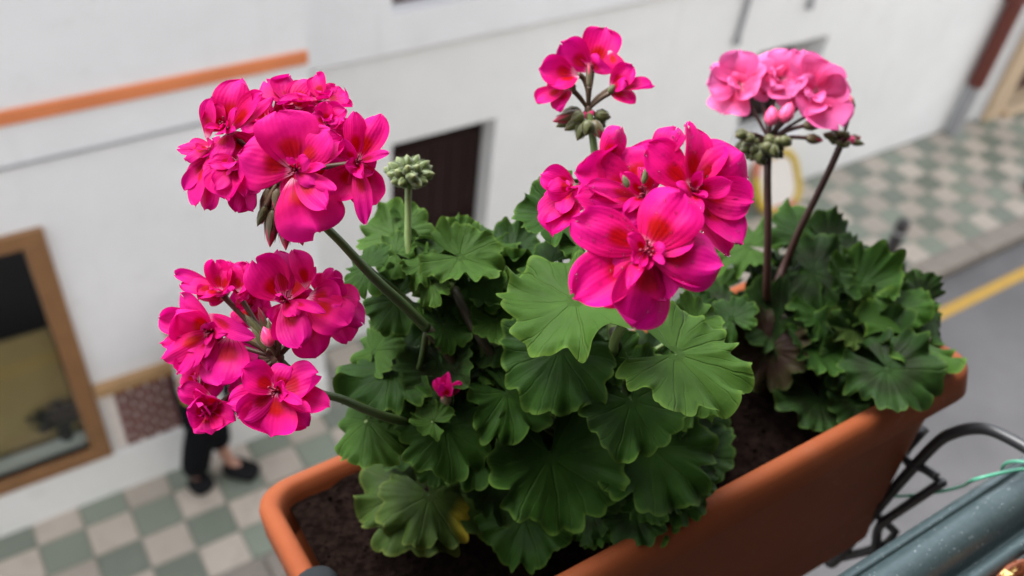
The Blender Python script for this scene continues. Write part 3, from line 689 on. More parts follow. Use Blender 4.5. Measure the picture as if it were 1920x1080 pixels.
# ------------------------------------------------------------------ geraniums
def mpp(d): return d / FPX
def petal(parent, P0, P1, wd, hint, mat, rng, arch=0.06, cup=0.1, curl=0.05, ruf=0.05, name='petal', keep=None):
    a = P1 - P0; L = a.length; a = a / L; nn = hint - a*hint.dot(a); nn.normalize(); s_ = a.cross(nn)
    NU, NV = 14, 18; vs = []; fs = []; pu = []; pv = []
    ph = [rng.uniform(0, 6.28) for _ in range(5)]; roll = rng.choice((0, 0, 0, .4, -.4, .6)); rs_ = rng.random() < .5; notch = rng.choice((0, 0, 0, .05, .10)); k_ = rng.uniform(.0, .06); skew = rng.uniform(-.14, .14)
    e = rng.uniform(2.0, 2.7); q_ = rng.uniform(.8, 1.15); vm = rng.uniform(.56, .68)
    for i in range(NV+1):
        v = i / NV; v = v + .22*v*(1-v)*(2*v-.4)
        if v < vm: sh = .13 + .87*math.sin(v/vm*PI/2)**q_
        else: sh = max(.02, 1 - ((v-vm)/(1-vm))**e)**(1/2.1)
        for j in range(NU+1):
            u = -1 + 2*j/NU
            x = u*sh*wd/2 + skew*wd*v*v*.5
            y = L*v*(1 - k_*u*u*v*v) - notch*L*v**6*math.exp(-(u/.22)**2)
            y += L*.02*v*v*math.sin(5*u + ph[4])
            z = arch*L*4*v*(1-v) + cup*wd*u*u*sh*v + ruf*wd*v*v*(math.sin(3.1*u + ph[0])*.6 + abs(u)**2*math.sin(7*v + ph[1] + (2 if u > 0 else 0))*.7 + .35*math.sin(6.5*u + 3*v + ph[2]))
            if v > .6: z -= curl*L*((v-.6)/.4)**2
            z += wd*(.05*noise.noise(V((u*1.6 + ph[0]*5, v*3, ph[1]))) + .022*noise.noise(V((u*4 + ph[2]*5, v*6, ph[3]))))*min(1, v*2)
            z += roll*wd*max(0, (u if rs_ else -u) - .45)**2*v*1.6
            vs.append(P0 + a*y + s_*x + nn*z); pu.append(u); pv.append(v)
    for i in range(NV):
        for j in range(NU): fs.append((i*(NU+1)+j, i*(NU+1)+j+1, (i+1)*(NU+1)+j+1, (i+1)*(NU+1)+j))
    b = MB(); b.add(vs, fs, pu=pu, pv=pv)
    if keep is not None: keep.append((vs, NU, NV, nn))
    return b.build(name, mat, parent, org=P0, smooth=True)

def bud(parent, P0, P1, rad, mat, name='bud', rng=None):
    L = (P1-P0).length
    b = MB(); b.lathe(P0, P1-P0, [(L*t, rad*r_) for t, r_ in ((0,.25),(.06,.55),(.2,.9),(.4,1.0),(.62,.86),(.82,.52),(.94,.2),(1,.02))], 10, at='bv')
    # sepal ridges
    ax = (P1-P0).normalized(); s0 = ax.orthogonal().normalized()
    for k in range(5):
        s_ = Matrix.Rotation(2*PI*k/5, 3, ax) @ s0; t_ = ax.cross(s_)
        p_ = [P0 + s_*rad*.75 + ax*L*.08, P0 + s_*rad*1.03 + t_*rad*.45 + ax*L*.4, P0 + s_*rad*.75 + ax*L*.88, P0 + s_*rad*1.03 - t_*rad*.45 + ax*L*.4, P0 + s_*rad*1.16 + ax*L*.4]
        b.add(p_, [(0,1,4),(1,2,4),(2,3,4),(3,0,4)], 0, bv=[.08,.3,.5,.3,.3])
    return b.build(name, mat, parent, org=P0, smooth=True)

def stamens(parent, c, axis, size, rng, mat=STAM):
    b = MB(); axis = axis.normalized(); s0 = axis.orthogonal().normalized()
    for k in range(9):
        s_ = Matrix.Rotation(rng.uniform(0, 6.28), 3, axis) @ s0
        e = c + axis*size*rng.uniform(.7, 1.1) + s_*size*rng.uniform(.1, .55)
        b.tube([c, c.lerp(e, .5) + axis*size*.1, e], [size*.07, size*.05, size*.04], 5, sub=2); b.lathe(e - axis*size*.06, axis, [(0,size*.05),(.06*size,size*.10),(.13*size,size*.03)], 6)
    return b.build('stamens', mat, parent, org=c, smooth=True)

class Head:
    def __init__(s, plant, hub, depth, mat, seed, ped=.0010, pedmat=PEDI):
        s.pl = plant; s.d = depth; s.hub = P(hub[0], hub[1], hub[2] if len(hub) > 2 else depth); s.mat = mat; s.rng = random.Random(seed); s.ped = []; s.pr = ped; s.keep = []; s.pm = pedmat; s.wf = 1.27; s.fill = 6
        s.o = bpy.data.objects.new('flower_head', None); C.objects.link(s.o); C.objects.unlink(s.o)
        me = bpy.data.meshes.new('flower_head'); s.o = bpy.data.objects.new('flower_head', me); C.objects.link(s.o); me.materials.append(pedmat)
        s.o.parent = plant; ORI[s.o] = s.hub.copy(); s.o.location = s.hub - origin(plant)
    def floret(s, cx, cy, off, face, petals, st=True, keep=False, ssz=.0055, tight=1.0):
        d = s.d - off*.001; c = P(cx, cy, d); fn = cdir(*face); rng = s.rng
        for pt in petals:
            tx, ty, w_ = pt[:3]; dz = pt[3] if len(pt) > 3 and pt[3] is not None else rng.uniform(-1, 7)
            if len(pt) > 5: b0 = P(pt[4], pt[5], d)
            else: b0 = c + fn*rng.uniform(-.001, .001)
            opt = pt[6] if len(pt) > 6 else {}
            t_ = P(tx, ty, d - dz*.001); t_ = b0 + (t_-b0)*1.05
            hint = (fn*.6 + cdir(0, 0, 1)*.6 + cdir(rng.uniform(-.35,.35), rng.uniform(-.1,.5), .0)*.5)
            kw = dict(arch=rng.uniform(-.03,.09), cup=rng.choice((-.26,-.14,-.08,.12,.24,.34)), curl=rng.uniform(-.02,.12), ruf=rng.uniform(.05,.11)); kw.update(opt)
            petal(s.o, b0, t_, w_*mpp(d)*s.wf, hint, s.mat, rng, keep=s.keep if keep else None, **kw)
        for k in range(s.fill):      # smaller petals behind
            pt = rng.choice(petals); a = rng.uniform(0, 6.28); L = rng.uniform(.45, .85)*((pt[0]-cx)**2 + (pt[1]-cy)**2)**.5
            mx = sum(p[0] for p in petals)/len(petals); my = sum(p[1] for p in petals)/len(petals)
            tx = cx + (mx-cx)*.45 + math.cos(a)*L*.75; ty = cy + (my-cy)*.45 + math.sin(a)*L*.75
            fr_t = k >= 3; b0 = c - fn*(.003 if not fr_t else -.001); L_ = .55 if fr_t else 1.0; tx = cx + (tx-cx)*L_; ty = cy + (ty-cy)*L_; t_ = P(tx, ty, d + (rng.uniform(.002, .006) if not fr_t else -rng.uniform(.006, .011)))
            petal(s.o, b0, t_, (max(30, pt[2]*.8) if not fr_t else rng.uniform(14, 30))*mpp(d)*s.wf, fn*.6 + cdir(rng.uniform(-.5,.5), rng.uniform(-.3,.5), .7)*.7, s.mat, rng, arch=rng.uniform(-.03,.1), cup=rng.choice((-.2,-.1,.15,.25)), curl=rng.uniform(-.05,.15), ruf=rng.uniform(.05,.09))
        if st: stamens(s.o, c, fn, ssz, rng)
        s.ped.append(([s.hub, s.hub.lerp(c - fn*.006, .55) + UP*.001, c - fn*.004, c], s.pr, True))
    def bud(s, x0, y0, x1, y1, r_, mat, off=0, ped=True, dz=0):
        d = s.d - off*.001; p0 = P(x0, y0, d); p1 = P(x1, y1, d - dz*.001)
        bud(s.o, p0, p1, r_*mpp(d), mat)
        if ped: s.ped.append(([s.hub, s.hub.lerp(p0, .6) + UP*.0008, p0 + (p1-p0)*.06], s.pr*.85, False))
    def done(s, hubr=.003):
        b = MB()
        for pts, r_, cal in s.ped:
            b.tube(pts, [r_]*(len(pts)-2) + [r_*1.5, r_*1.6], 6, sub=4)
        b.lathe(s.hub - UP*.003, UP, [(0,hubr*.7),(.002,hubr),(.004,hubr),(.006,hubr*.5)], 10)
        me = s.o.data; me.from_pydata([p - s.hub for p in b.v], [], b.f); me.polygons.foreach_set('use_smooth', [True]*len(b.f)); me.update()

LD = 2.0
def leaf(plant, node, cx, cy, rad, d, nrm, tip, mat, rng, NA=224, sc=1.0, yel=None, sinus=None, cupv=None, pet=True, pmat=None, N=None, ruf=1.0):
    c = P(cx, cy, d) if not isinstance(cx, V) else cx
    pmat = pmat or (STEML if mat is LEAFL else STEM)
    n_ = cdir(*nrm) if N is None else N; r0 = rad*mpp(d)*sc if not isinstance(cx, V) else rad
    tdir = RIGHT*math.cos(R(tip)) + UP*math.sin(R(tip)); e1 = (tdir - n_*tdir.dot(n_)).normalized(); e2 = n_.cross(e1)
    NR = 10; lobes = 7
    sw = R(sinus if sinus is not None else rng.uniform(8, 24))            # half angle of the notch
    ph = [rng.uniform(0, 6.28) for _ in range(8)]
    cup = cupv if cupv is not None else rng.uniform(-.18, .28)
    vs = [c]; lr = [0.0]; la = [0.0]; yy = [0.0]; fs = []
    asp = rng.uniform(.92, 1.08); fold = rng.uniform(-.12, .30)*ruf; refl = rng.uniform(.02, .16); nd_ = rng.uniform(.08, .22); tw = rng.uniform(-.12, .12)
    lam = [rng.uniform(.90, 1.08) for _ in range(lobes+1)]; lz = [rng.uniform(-.10, .10) for _ in range(lobes+1)]
    for i in range(1, NR+1):
        rho = (i/NR)**.85
        for k in range(NA+1):
            th = -PI + sw + (2*PI - 2*sw)*k/NA
            an = (th + PI - sw)/(2*PI - 2*sw)*lobes - .5           # integer at vein centres
            li = min(lobes-1, max(0, int(round(an)))); dn = abs(an - li)  # 0 at vein, .5 between lobes
            g_ = math.exp(-((.5-dn)/.13)**2) if 0 < an < lobes-1 or dn < .5 else 0
            cr = abs(math.sin(PI*an*2.5 + ph[0]*.3))*2 - 1.1 + .5*math.sin(an*9.3 + ph[3])
            bl = lam[li]*(1-g_) + g_*(lam[li]*.5 + lam[min(lobes-1, max(0, li + (1 if an > li else -1)))]*.5)
            edge = bl*(1.03 - nd_*g_) + .038*cr + .04*math.sin(2*th + ph[1]) + .025*math.sin(5*th + ph[2])
            edge *= 1 - .22*max(0, abs(th)/PI - .72)/.28
            rr_ = r0*rho*(1 + (edge-1)*rho**1.6)
            x_, y_2 = math.cos(th)*rho, math.sin(th)*rho
            z = cup*rho**2 - .020*rho**1.4*math.cos(2*PI*an)*ruf*(.7+.5*math.sin(th*1.7+ph[5]))
            z -= .009*ruf*rho**2*(1 if rho > .3 else rho/.3)*math.cos(6*PI*an + 3*rho)
            z += .15*ruf*rho**5*math.sin(PI*an*2*1.37 + ph[3])*(.6+.6*math.sin(th*2.3+ph[1]))
            z += .10*ruf*rho**2.5*math.sin(2*th + ph[4]) + .10*ruf*rho**3*math.sin(3*th + ph[5]) + .05*ruf*rho**6*math.sin(PI*an*4.3 + ph[2])
            z += fold*abs(y_2)*rho + tw*x_*y_2*2 - refl*rho**7*(.5+.5*math.sin(an*2.1+ph[6])) - .05*rho + lz[li]*rho**2*(1-g_)*.6
            z *= r0
            z += r0*.035*rho*noise.noise(V((rr_/r0*math.cos(th)*5 + ph[6]*9, rr_/r0*math.sin(th)*5, ph[7])))
            vs.append(c + e1*(rr_*math.cos(th)*asp) + e2*(rr_*math.sin(th)) + n_*z); lr.append(rho); la.append(an + 10)
            y_ = 0.0
            if yel is not None:
                dth = abs((th - R(yel) + PI) % (2*PI) - PI); y_ = max(0, 1 - dth/.55)*max(0, (rho-.5)/.5); y_ = min(1, y_*2.6)
            yy.append(y_)
    for k in range(NA): fs.append((0, 1+k, 2+k))
    for i in range(NR-1):
        for k in range(NA):
            a = 1 + i*(NA+1) + k; fs.append((a, a+NA+1, a+NA+2, a+1))
    b = MB(); b.add(vs, fs, lr=lr, la=la, yel=yy)
    o = b.build('leaf', mat, plant, org=c, smooth=True)
    if pet:
        q = MB(); mid = c.lerp(node, .45) - n_*.02 + V((0,0,.004)); q.tube([c - n_*.0006, c - n_*.006, mid, node], [.0010,.0011,.0013,.0016], 7, sub=4); q.build('petiole', pmat, plant, org=node, smooth=True)
    return o

def poly_in(x, y, pg):
    ins = False; j = len(pg)-1
    for i in range(len(pg)):
        if (pg[i][1] > y) != (pg[j][1] > y) and x < (pg[j][0]-pg[i][0])*(y-pg[i][1])/(pg[j][1]-pg[i][1]) + pg[i][0]: ins = not ins
        j = i
    return ins

# ================= nearer plant: hot pink
base1 = pl(.165, .10, -.028)
g1 = empty('geranium', base1, 'hot pink geranium with four open flower heads over dark leaves', 'plant')
rng = random.Random(21)
# woody stems
n_a = P(800, 615, .455); n_b = P(905, 640, .47); n_c = P(1060, 640, .46); n_d = P(1160, 700, .47); n_e = P(850, 540, .475); n_f = P(985, 800, .52)
for pts, r_ in (([base1, pl(.14,.10,.02), P(930,800,.52), P(860,690,.48), n_a], [.0045,.004,.0034,.0028,.0026]),
               ([base1 + PU*.008, pl(.175,.10,.03), P(1010,760,.51), n_b, n_e], [.0045,.004,.0034,.0026,.0022]),
               ([base1 + PU*.02, pl(.20,.11,.03), P(1120,790,.51), n_d, P(1150,620,.44)], [.0045,.004,.0034,.0028,.0022]),
               ([base1 + PU*.01 - PV*.01, pl(.18,.085,.04), P(1030,730,.52), n_c, P(1040,540,.46)], [.0045,.004,.0034,.0028,.0022])):
    q = MB(); q.tube(pts, r_, 10, sub=5); q.build('stem', STEMB, g1, org=base1, smooth=True)

def stalk(plant, pts, r_, mat):
    q = MB(); q.tube(pts, r_, 10, sub=5); return q.build('flower_stalk', mat, plant, org=pts[0], smooth=True)

# ---- flower head 1 (tall, left)
D1 = .385
H = Head(g1, (528, 332), D1, PINK, 111)
stalk(g1, [n_a, P(752,568,.440), P(700,520,.420), P(640,455,.403), P(600,415,.395), P(545,350,D1+.001), H.hub], [.0027,.0025,.0022,.0019,.0018,.0017,.0019], STEM)
H.floret(525,272,-8,(0,.3,.9),[(490,240,44),(540,235,44),(560,285,46),(505,310,46)],st=False)
H.floret(645,275,-8,(.3,.2,.9),[(625,245,44),(670,250,44),(675,300,44),(635,315,46)],st=False)
H.floret(412,330,-12,(-.4,.0,.9),[(385,310,40),(430,305,40),(440,355,42),(395,360,40)],st=False)
H.floret(610,330,-14,(.2,-.1,.9),[(585,305,44),(640,310,44),(640,360,46),(600,365,46)],st=False)
H.floret(500,225,-20,(0,.4,.8),[(470,190,50),(510,180,50),(540,215,50),(490,262,50),(455,235,46)],st=False)
H.floret(575,240,-18,(.2,.4,.8),[(550,205,46),(590,200,46),(615,240,50),(590,280,50)],st=False)
H.floret(455,285,-16,(-.2,.2,.8),[(430,260,44),(480,255,50),(490,300,46),(430,310,44)],st=False)
H.floret(545,200,-12,(.1,.8,.5),[(500,152,46,-4),(548,146,66,-6),(592,158,46,-4),(522,190,26,8,602,186),(560,175,50,2,560,205)],st=False)
H.floret(604,190,-12,(.4,.6,.5),[(590,141,30,-3),(645,172,62,-4),(658,197,30,2),(630,158,46,-6)],st=False)
H.floret(613,236,-4,(.3,.4,.8),[(607,193,30,4),(648,208,42,3),(652,232,26,6),(582,218,22,3),(640,222,30,8)],ssz=.004)
H.floret(428,246,0,(-.3,.5,.8),[(448,150,64,2),(492,177,38,10),(508,184,28,3),(393,187,30,6,388,262),(386,210,44,3),(404,290,42,8),(386,237,15,9),(440,205,20,9),(470,300,52,-6),(425,180,40,-2)])
H.floret(396,278,-4,(-.7,.2,.6),[(334,274,26,0),(346,292,32,4),(352,266,22,-2)],st=False)
H.floret(395,292,-2,(-.6,-.1,.7),[(344,353,24,2),(361,381,34,4),(383,388,44,3),(352,330,30,-2)],st=False)
H.floret(448,306,6,(-.3,-.1,.9),[(394,302,27,5),(400,325,34,5),(424,371,64,7),(456,363,22,10),(388,344,40,2),(405,352,34,8),(446,345,30,6)],ssz=.004)
H.floret(466,332,-4,(-.1,-.4,.8),[(446,395,40,2),(473,391,34,3),(430,372,30,-2)],st=False)
H.floret(556,319,16,(0,.1,1),[(451,288,86,3,None,None) if False else (451,290,90,3),(528,213,92,1),(608,242,62,5),(638,258,62,-3),(605,313,18,9),(589,431,104,5,556,330,dict(arch=.05,cup=-.2,curl=.05,ruf=.05)),(608,390,40,11,556,330),(622,355,24,10),(530,364,32,1)],ssz=.006)
H.floret(667,305,10,(.35,.0,.9),[(706,216,56,2),(664,213,36,5),(644,261,26,8),(727,287,17,6),(704,380,56,1),(687,411,28,8),(627,373,56,4),(700,320,44,-3)],ssz=.005)
for x0,y0,x1,y1,r_,m_ in ((505,350,492,420,11,BUDR),(520,352,520,402,12,BUDR),(512,392,506,464,13,BUDR),(532,395,536,470,13,BUDR),(556,420,568,461,10,BUDR),(500,385,482,425,8,BUDO),(528,380,520,430,11,BUDO),(510,370,498,400,9,BUDO),(545,405,552,440,7,BUDO)):
    H.bud(x0,y0,x1,y1,r_,m_,off=-2+rng.uniform(-4,4))
H.done(.0032)

# ---- flower head 2 (lower left)
D2 = .405
H = Head(g1, (520, 672), D2+.006, PINK, 202)
stalk(g1, [P(800,800,.50), P(735,785,.452), P(686,768,.428), P(640,748,.418), P(595,735,.414), P(550,700,.411), H.hub], [.0024,.0023,.0021,.0019,.0018,.0018,.0018], STEM)
H.d = D2
H.floret(345,630,-10,(-.5,.1,.8),[(320,600,40),(365,595,40),(370,655,42),(322,660,40)],st=False)
H.floret(470,735,-10,(-.1,0,.9),[(440,710,42),(495,705,42),(490,765,44),(440,765,44)],st=False)
H.floret(600,600,-14,(.3,.1,.9),[(570,575,44),(630,570,46),(640,625,46),(590,640,44)],st=False)
H.floret(372,715,-10,(-.3,0,.9),[(345,695,40),(395,690,40),(400,745,42),(350,745,40)],st=False)
H.floret(470,575,-22,(0,.3,.8),[(440,545,46),(490,535,46),(505,590,44),(450,610,44)],st=False)
H.floret(450,680,-20,(-.2,.0,.9),[(420,650,46),(480,655,44),(470,710,46),(415,700,46)],st=False)
H.floret(560,610,-20,(.2,.1,.9),[(530,590,44),(590,600,50),(570,650,46)],st=False)
H.floret(417,549,-8,(-.3,.7,.5),[(331,512,22,0),(402,491,36,-3),(340,537,36,3),(372,556,34,6),(428,500,30,-2)],st=False)
H.floret(452,552,-8,(0,.7,.6),[(459,492,40,-2),(437,500,26,0)],st=False)
H.floret(612,553,-4,(.5,.2,.8),[(628,508,32,2),(672,560,50,0),(681,600,54,1),(656,634,50,3),(640,525,36,3)],ssz=.004)
H.floret(535,564,10,(.1,.3,.9),[(476,492,68,4),(520,471,44,-4),(556,471,36,2,577,543,dict(curl=.2)),(560,647,52,8),(648,608,70,4,575,560),(602,581,17,12),(596,665,62,-2,565,590),(585,500,40,-3),(640,560,60,-2,580,555),(532,640,46,-6)],ssz=.006)
H.floret(404,622,4,(-.5,.1,.8),[(330,588,74,4),(336,553,34,-2),(301,640,27,0),(304,597,42,-3),(305,672,38,2),(333,696,34,4),(468,630,30,12,392,590),(420,718,82,8,432,630),(376,668,26,7),(362,682,20,8),(388,690,24,7),(352,655,26,4)],ssz=.006)
H.floret(390,772,4,(-.3,-.1,.9),[(335,732,36,4,398,748),(366,737,34,8,420,760),(350,768,50,6),(387,811,62,4),(434,786,44,5),(402,745,30,2)],ssz=.004)
H.floret(521,733,14,(0,.1,1),[(456,695,50,6),(595,707,62,3),(428,752,44,3),(445,780,42,7),(500,813,86,4),(611,759,46,5),(572,798,46,3),(578,766,19,12),(560,755,16,13),(545,690,50,0)],ssz=.006)
H.bud(508,650,494,612,12,BUDP,off=6); H.bud(500,640,458,588,8,BUDO,off=-6); H.bud(505,640,484,575,8,BUDR,off=-8); H.bud(500,660,470,612,6,BUDO,off=-2); H.bud(512,655,503,598,8,BUDO,off=0); H.bud(520,655,523,610,7,BUDR,off=2)
H.done(.003)

# ---- flower head 3 (centre, wet)
D3 = .352
H = Head(g1, (1232, 500), D3+.022, PINK, 303)
stalk(g1, [n_d, P(1150,650,.445), P(1168,610,.412), P(1205,560,.390), H.hub], [.0026,.0024,.0022,.002,.002], STEML)
H.d = D3
H.floret(1078,352,-10,(-.6,.1,.8),[(1018,326,42,2),(1030,352,38,4),(1040,438,64,4,1078,368),(1010,402,48,0,1078,365),(1050,395,30,6)],st=False)
H.floret(1208,372,4,(-.1,.4,.9),[(1163,284,100,-4,1200,350),(1168,241,40,2,1128,308),(1088,318,84,4),(1085,372,70,0),(1108,346,32,10),(1110,374,34,11),(1176,420,54,9),(1225,300,40,-2)],ssz=.006,keep=True)
H.floret(1294,360,6,(.3,.3,.9),[(1222,272,66,6),(1264,235,46,0,1232,305,dict(curl=.25)),(1296,233,62,0),(1388,288,94,1),(1406,380,64,3),(1393,447,66,4),(1362,474,54,2),(1367,343,34,9),(1318,396,15,11),(1340,270,60,-3)],keep=True)
H.wf = 1.14; H.fill = 9
H.floret(1213,470,22,(.05,.1,1),[(1130,478,66,1),(1296,432,76,1),(1252,556,62,1),(1132,566,62,1),(1278,366,112,4,None,None) if False else (1278,366,112,4),(1083,412,80,5),(1082,548,98,4),(1192,607,122,6,1216,478,dict(arch=.08,cup=-.16,curl=.06,ruf=.04)),(1350,492,100,3),(1180,538,27,12),(1330,520,60,0)],ssz=.007,keep=True)
for x0,y0,x1,y1,off in ((1178,352,1168,328,18),(1206,345,1213,312,10)): H.bud(x0,y0,x1,y1,6,BUDO,off=off,ped=False)
H.bud(1250,520,1300,540,9,BUDR,off=-8); H.bud(1240,480,1222,262,11,BUDR,off=-36) if False else None
# rain drops
wd = MB(); rw = random.Random(5); cnt = 0
for vs, NU, NV, nn in H.keep:
    for _ in range(rw.randint(14, 30)):
        i = rw.randint(4, NV-1); j = rw.randint(1, NU-1); p = vs[i*(NU+1)+j].lerp(vs[(i+1)*(NU+1)+j+(0 if rw.random()<.5 else 1)], rw.random())
        r_ = rw.choice((.00025,.0003,.0004,.0004,.0005,.0006)); 
        wd.lathe(p - nn*r_*.25, nn, [(0,r_*.9),(r_*.35,r_),(r_*.7,r_*.8),(r_*.95,r_*.4),(r_*1.02,r_*.02)], 9)
tag(wd.build('rain_drops', M['water'], H.o, smooth=True), kind='stuff')
H.done(.003)

# ---- flower head 4 (behind, seen from the side)
D4 = .47
H = Head(g1, (1103, 205), D4, PINK, 404); H.fill = 0; H.wf = 1.2
stalk(g1, [P(1150,620,.44) if False else n_d, P(1135,520,.478), P(1122,400,.474), P(1116,300,.472), P(1110,250,.47), H.hub], [.003,.0026,.0022,.0020,.0019,.0019], STEML)
H.floret(1110,131,0,(0,.6,.5),[(1051,83,54,2),(1137,54,62,-2),(1163,140,28,4,1142,95),(1095,75,44,-6),(1125,110,50,4)],ssz=.003)
H.floret(1083,140,3,(-.7,.3,.5),[(1013,128,48,2),(1009,190,38,3,1060,160),(1046,208,42,4,1066,165),(1030,160,50,6)],st=False)
H.floret(1145,168,3,(.7,.3,.5),[(1186,125,38,2),(1223,159,32,3),(1190,186,38,4),(1170,150,36,6)],st=False)
for x0,y0,x1,y1,m_,r_ in ((1105,165,1104,118,PEDI,6),(1076,172,1068,150,PEDI,7),(1142,176,1152,158,PEDI,7)): 
    H.bud(x0,y0,x1,y1,r_,BUDR if r_==6 else BUDO,off=6)
for x0,y0,x1,y1,m_ in ((1092,212,1036,228,BUDR),(1090,216,1042,238,BUDO),(1095,220,1058,245,BUDO),(1098,225,1082,264,BUDO),(1112,222,1136,238,BUDO),(1110,226,1132,262,BUDR),(1100,205,1107,226,BUDP),(1114,215,1146,220,BUDO),(1090,208,1050,216,BUDO),(1104,225,1098,255,BUDO),(1095,214,1070,226,BUDO)):
    H.bud(x0,y0,x1,y1,12,m_,off=rng.uniform(-4,7),ped=False)
H.done(.0020)

# ---- green bud cluster on its stalk
D5 = .47
H = Head(g1, (766, 342), D5, PINK, 505, pedmat=STEML)
stalk(g1, [n_e, P(790,520,.474), P(767,470,.472), P(765,400,.471), H.hub], [.0028,.0022,.0019,.0018,.0019], STEML)
for tx, ty, off in ((730,306,0),(745,296,-4),(763,292,2),(784,292,-3),(803,303,0),(727,326,4),(742,320,9),(765,312,12),(785,310,8),(812,326,3),(800,342,5),(735,342,5),(750,346,9),(788,348,9),(776,330,13),(808,312,-6),(722,316,-6)):
    x0, y0 = 766+(tx-766)*.38, 334+(ty-334)*.38
    H.bud(x0,y0,tx+(tx-766)*.08,ty+(ty-334)*.06,11,BUDG,off=off*.6,dz=off*.5)
H.done(.0042)

# ---- single opening bud low in the leaves
H = Head(g1, (838, 756), .470, PINK, 606); H.fill = 0; H.wf = 1.1
H.floret(834,744,4,(0,.3,.9),[(818,712,22,3),(840,700,22,5),(862,718,20,4),(828,722,24,8),(846,722,20,9)],st=False)
H.bud(840,760,832,735,10,BUDR,off=4)
H.done(.002)
q = MB(); q.tube([n_f, P(850,790,.485), H.hub], [.0016,.0013,.0012], 7); q.build('flower_stalk', STEM, g1, org=n_f, smooth=True)

# ---- leaves set one by one: cx, cy, radius, depth, normal(right, up, toward), tip angle, material, node
PG1 = [(720,760),(800,660),(790,560),(840,500),(1000,490),(1060,540),(1230,620),(1310,720),(1310,900),(1220,990),(1000,980),(870,910),(780,860)]
LV = [
 (1080,563,140,.420,(-.25,.72,.62),190,LEAFL,n_c,dict(cupv=.12,sinus=14)),
 (1266,663,138,.415,(.10,.60,.78),-15,LEAFL,n_d,dict(cupv=.05,sinus=30)),
 (1185,751,126,.440,(.02,.38,.92),-75,LEAF,n_d,dict(cupv=.05,sinus=22)),
 (1051,652,132,.446,(-.15,.42,.88),215,LEAF,n_c,dict(cupv=.0)),
 (950,735,112,.468,(.15,.50,.82),-25,LEAF,n_b,dict(cupv=-.05)),
 (1033,855,152,.478,(.02,.36,.92),-85,LEAF,n_f,dict(cupv=.05,sinus=20)),
 (1218,835,140,.488,(.15,.36,.9),-55,LEAF,n_d,dict(cupv=-.1)),
 (1214,925,66,.500,(-.1,.3,.9),-100,LEAF,n_d,{}),
 (1300,850,62,.505,(.3,.3,.85),-40,LEAF,n_d,{}),
 (836,800,112,.468,(-.05,.33,.93),-92,LEAF,n_f,dict(cupv=-.08,sinus=12)),
 (884,828,98,.480,(.12,.36,.9),-40,LEAF,n_f,dict(sinus=10)),
 (812,790,50,.462,(-.1,.75,.6),130,LEAFL,n_f,dict(cupv=.3)),
 (784,922,138,.533,(-.22,.52,.80),195,LEAFO,base1,dict(cupv=-.12)),
 (806,928,110,.522,(.12,.45,.86),-60,LEAFO,base1,dict(yel=32,cupv=-.1)),
 (985,968,108,.520,(-.05,.42,.88),-105,LEAF,base1,dict(cupv=-.15)),
 (1190,965,76,.502,(.05,.45,.88),-110,LEAFD,base1,{}),
 (1104,972,62,.515,(-.05,.4,.9),-100,LEAF,base1,{}),
 (690,788,104,.478,(-.45,.42,.70),215,LEAFL,n_f,dict(cupv=-.15)),
 (735,690,118,.480,(-.30,.70,.60),165,LEAF,n_a,dict(cupv=.1)),
 (700,660,75,.488,(-.5,.5,.7),110,LEAFL,n_a,{}),
 (828,685,86,.475,(-.1,.50,.85),-70,LEAFD,n_a,{}),
 (748,560,74,.468,(-.3,.45,.8),185,LEAF,n_a,{}),
 (690,500,66,.455,(-.3,.4,.85),160,LEAF,n_a,{}),
 (740,442,82,.492,(-.25,.62,.72),135,LEAFL,n_e,dict(cupv=.15)),
 (768,415,46,.498,(.3,.6,.7),25,LEAFL,n_e,{}),
 (742,475,58,.474,(-.3,.6,.7),150,LEAFL,n_e,dict(ruf=1.6)),
 (790,495,50,.462,(-.1,.7,.7),120,LEAFL,n_e,dict(ruf=1.6)),
 (838,462,84,.486,(-.1,.80,.55),110,LEAFL,n_e,dict(cupv=.15)),
 (905,455,84,.494,(.15,.80,.55),60,LEAFL,n_e,{}),
 (862,482,88,.464,(.05,.74,.66),-20,LEAFL,n_e,dict(cupv=.1)),
 (960,470,74,.498,(.2,.75,.6),20,LEAF,n_e,{}),
 (810,530,52,.458,(-.2,.6,.75),200,LEAFL,n_e,dict(ruf=1.5)),
 (1042,402,90,.462,(-.25,.55,.8),165,LEAF,P(1040,540,.46),dict(cupv=.1)),
 (1035,492,76,.472,(-.1,.6,.78),170,LEAF,P(1040,540,.46),{}),
 (1085,455,50,.452,(-.1,.6,.78),120,LEAFL,P(1040,540,.46),{}),
 (940,600,96,.476,(-.05,.35,.92),-80,LEAFD,n_b,{}),
 (880,530,84,.478,(0,.15,.95),-90,LEAF,n_b,{}),
 (960,540,80,.480,(.05,.5,.85),150,LEAF,n_b,{}),
 (1318,722,74,.470,(.35,.55,.75),-60,LEAFL,n_d,{}),
 (1300,600,70,.455,(.2,.7,.7),60,LEAF,n_d,{}) if False else (1150,668,64,.45,(0,.5,.85),-90,LEAF,n_c,{}),
 (1305,606,62,.475,(.2,.6,.75),30,LEAFL,n_d,{}),
 (1372,598,54,.56,(-.1,.6,.75),120,LEAF,n_d,{}),
 (730,738,74,.480,(-.1,.45,.87),200,LEAFD,n_a,{}),
 (772,770,66,.478,(-.1,.4,.9),-110,LEAFD,n_f,{}),
 (1090,700,84,.466,(0,.4,.9),-60,LEAFD,n_c,{}),
 (900,745,80,.485,(0,.45,.88),-100,LEAFD,n_f,{}),
 (1120,880,90,.500,(.05,.35,.93),-60,LEAFD,n_f,{}),
 (1270,915,74,.505,(.15,.35,.9),-80,LEAF,n_d,{}),
 (930,905,80,.510,(-.05,.4,.9),-110,LEAFD,base1,{}),
]
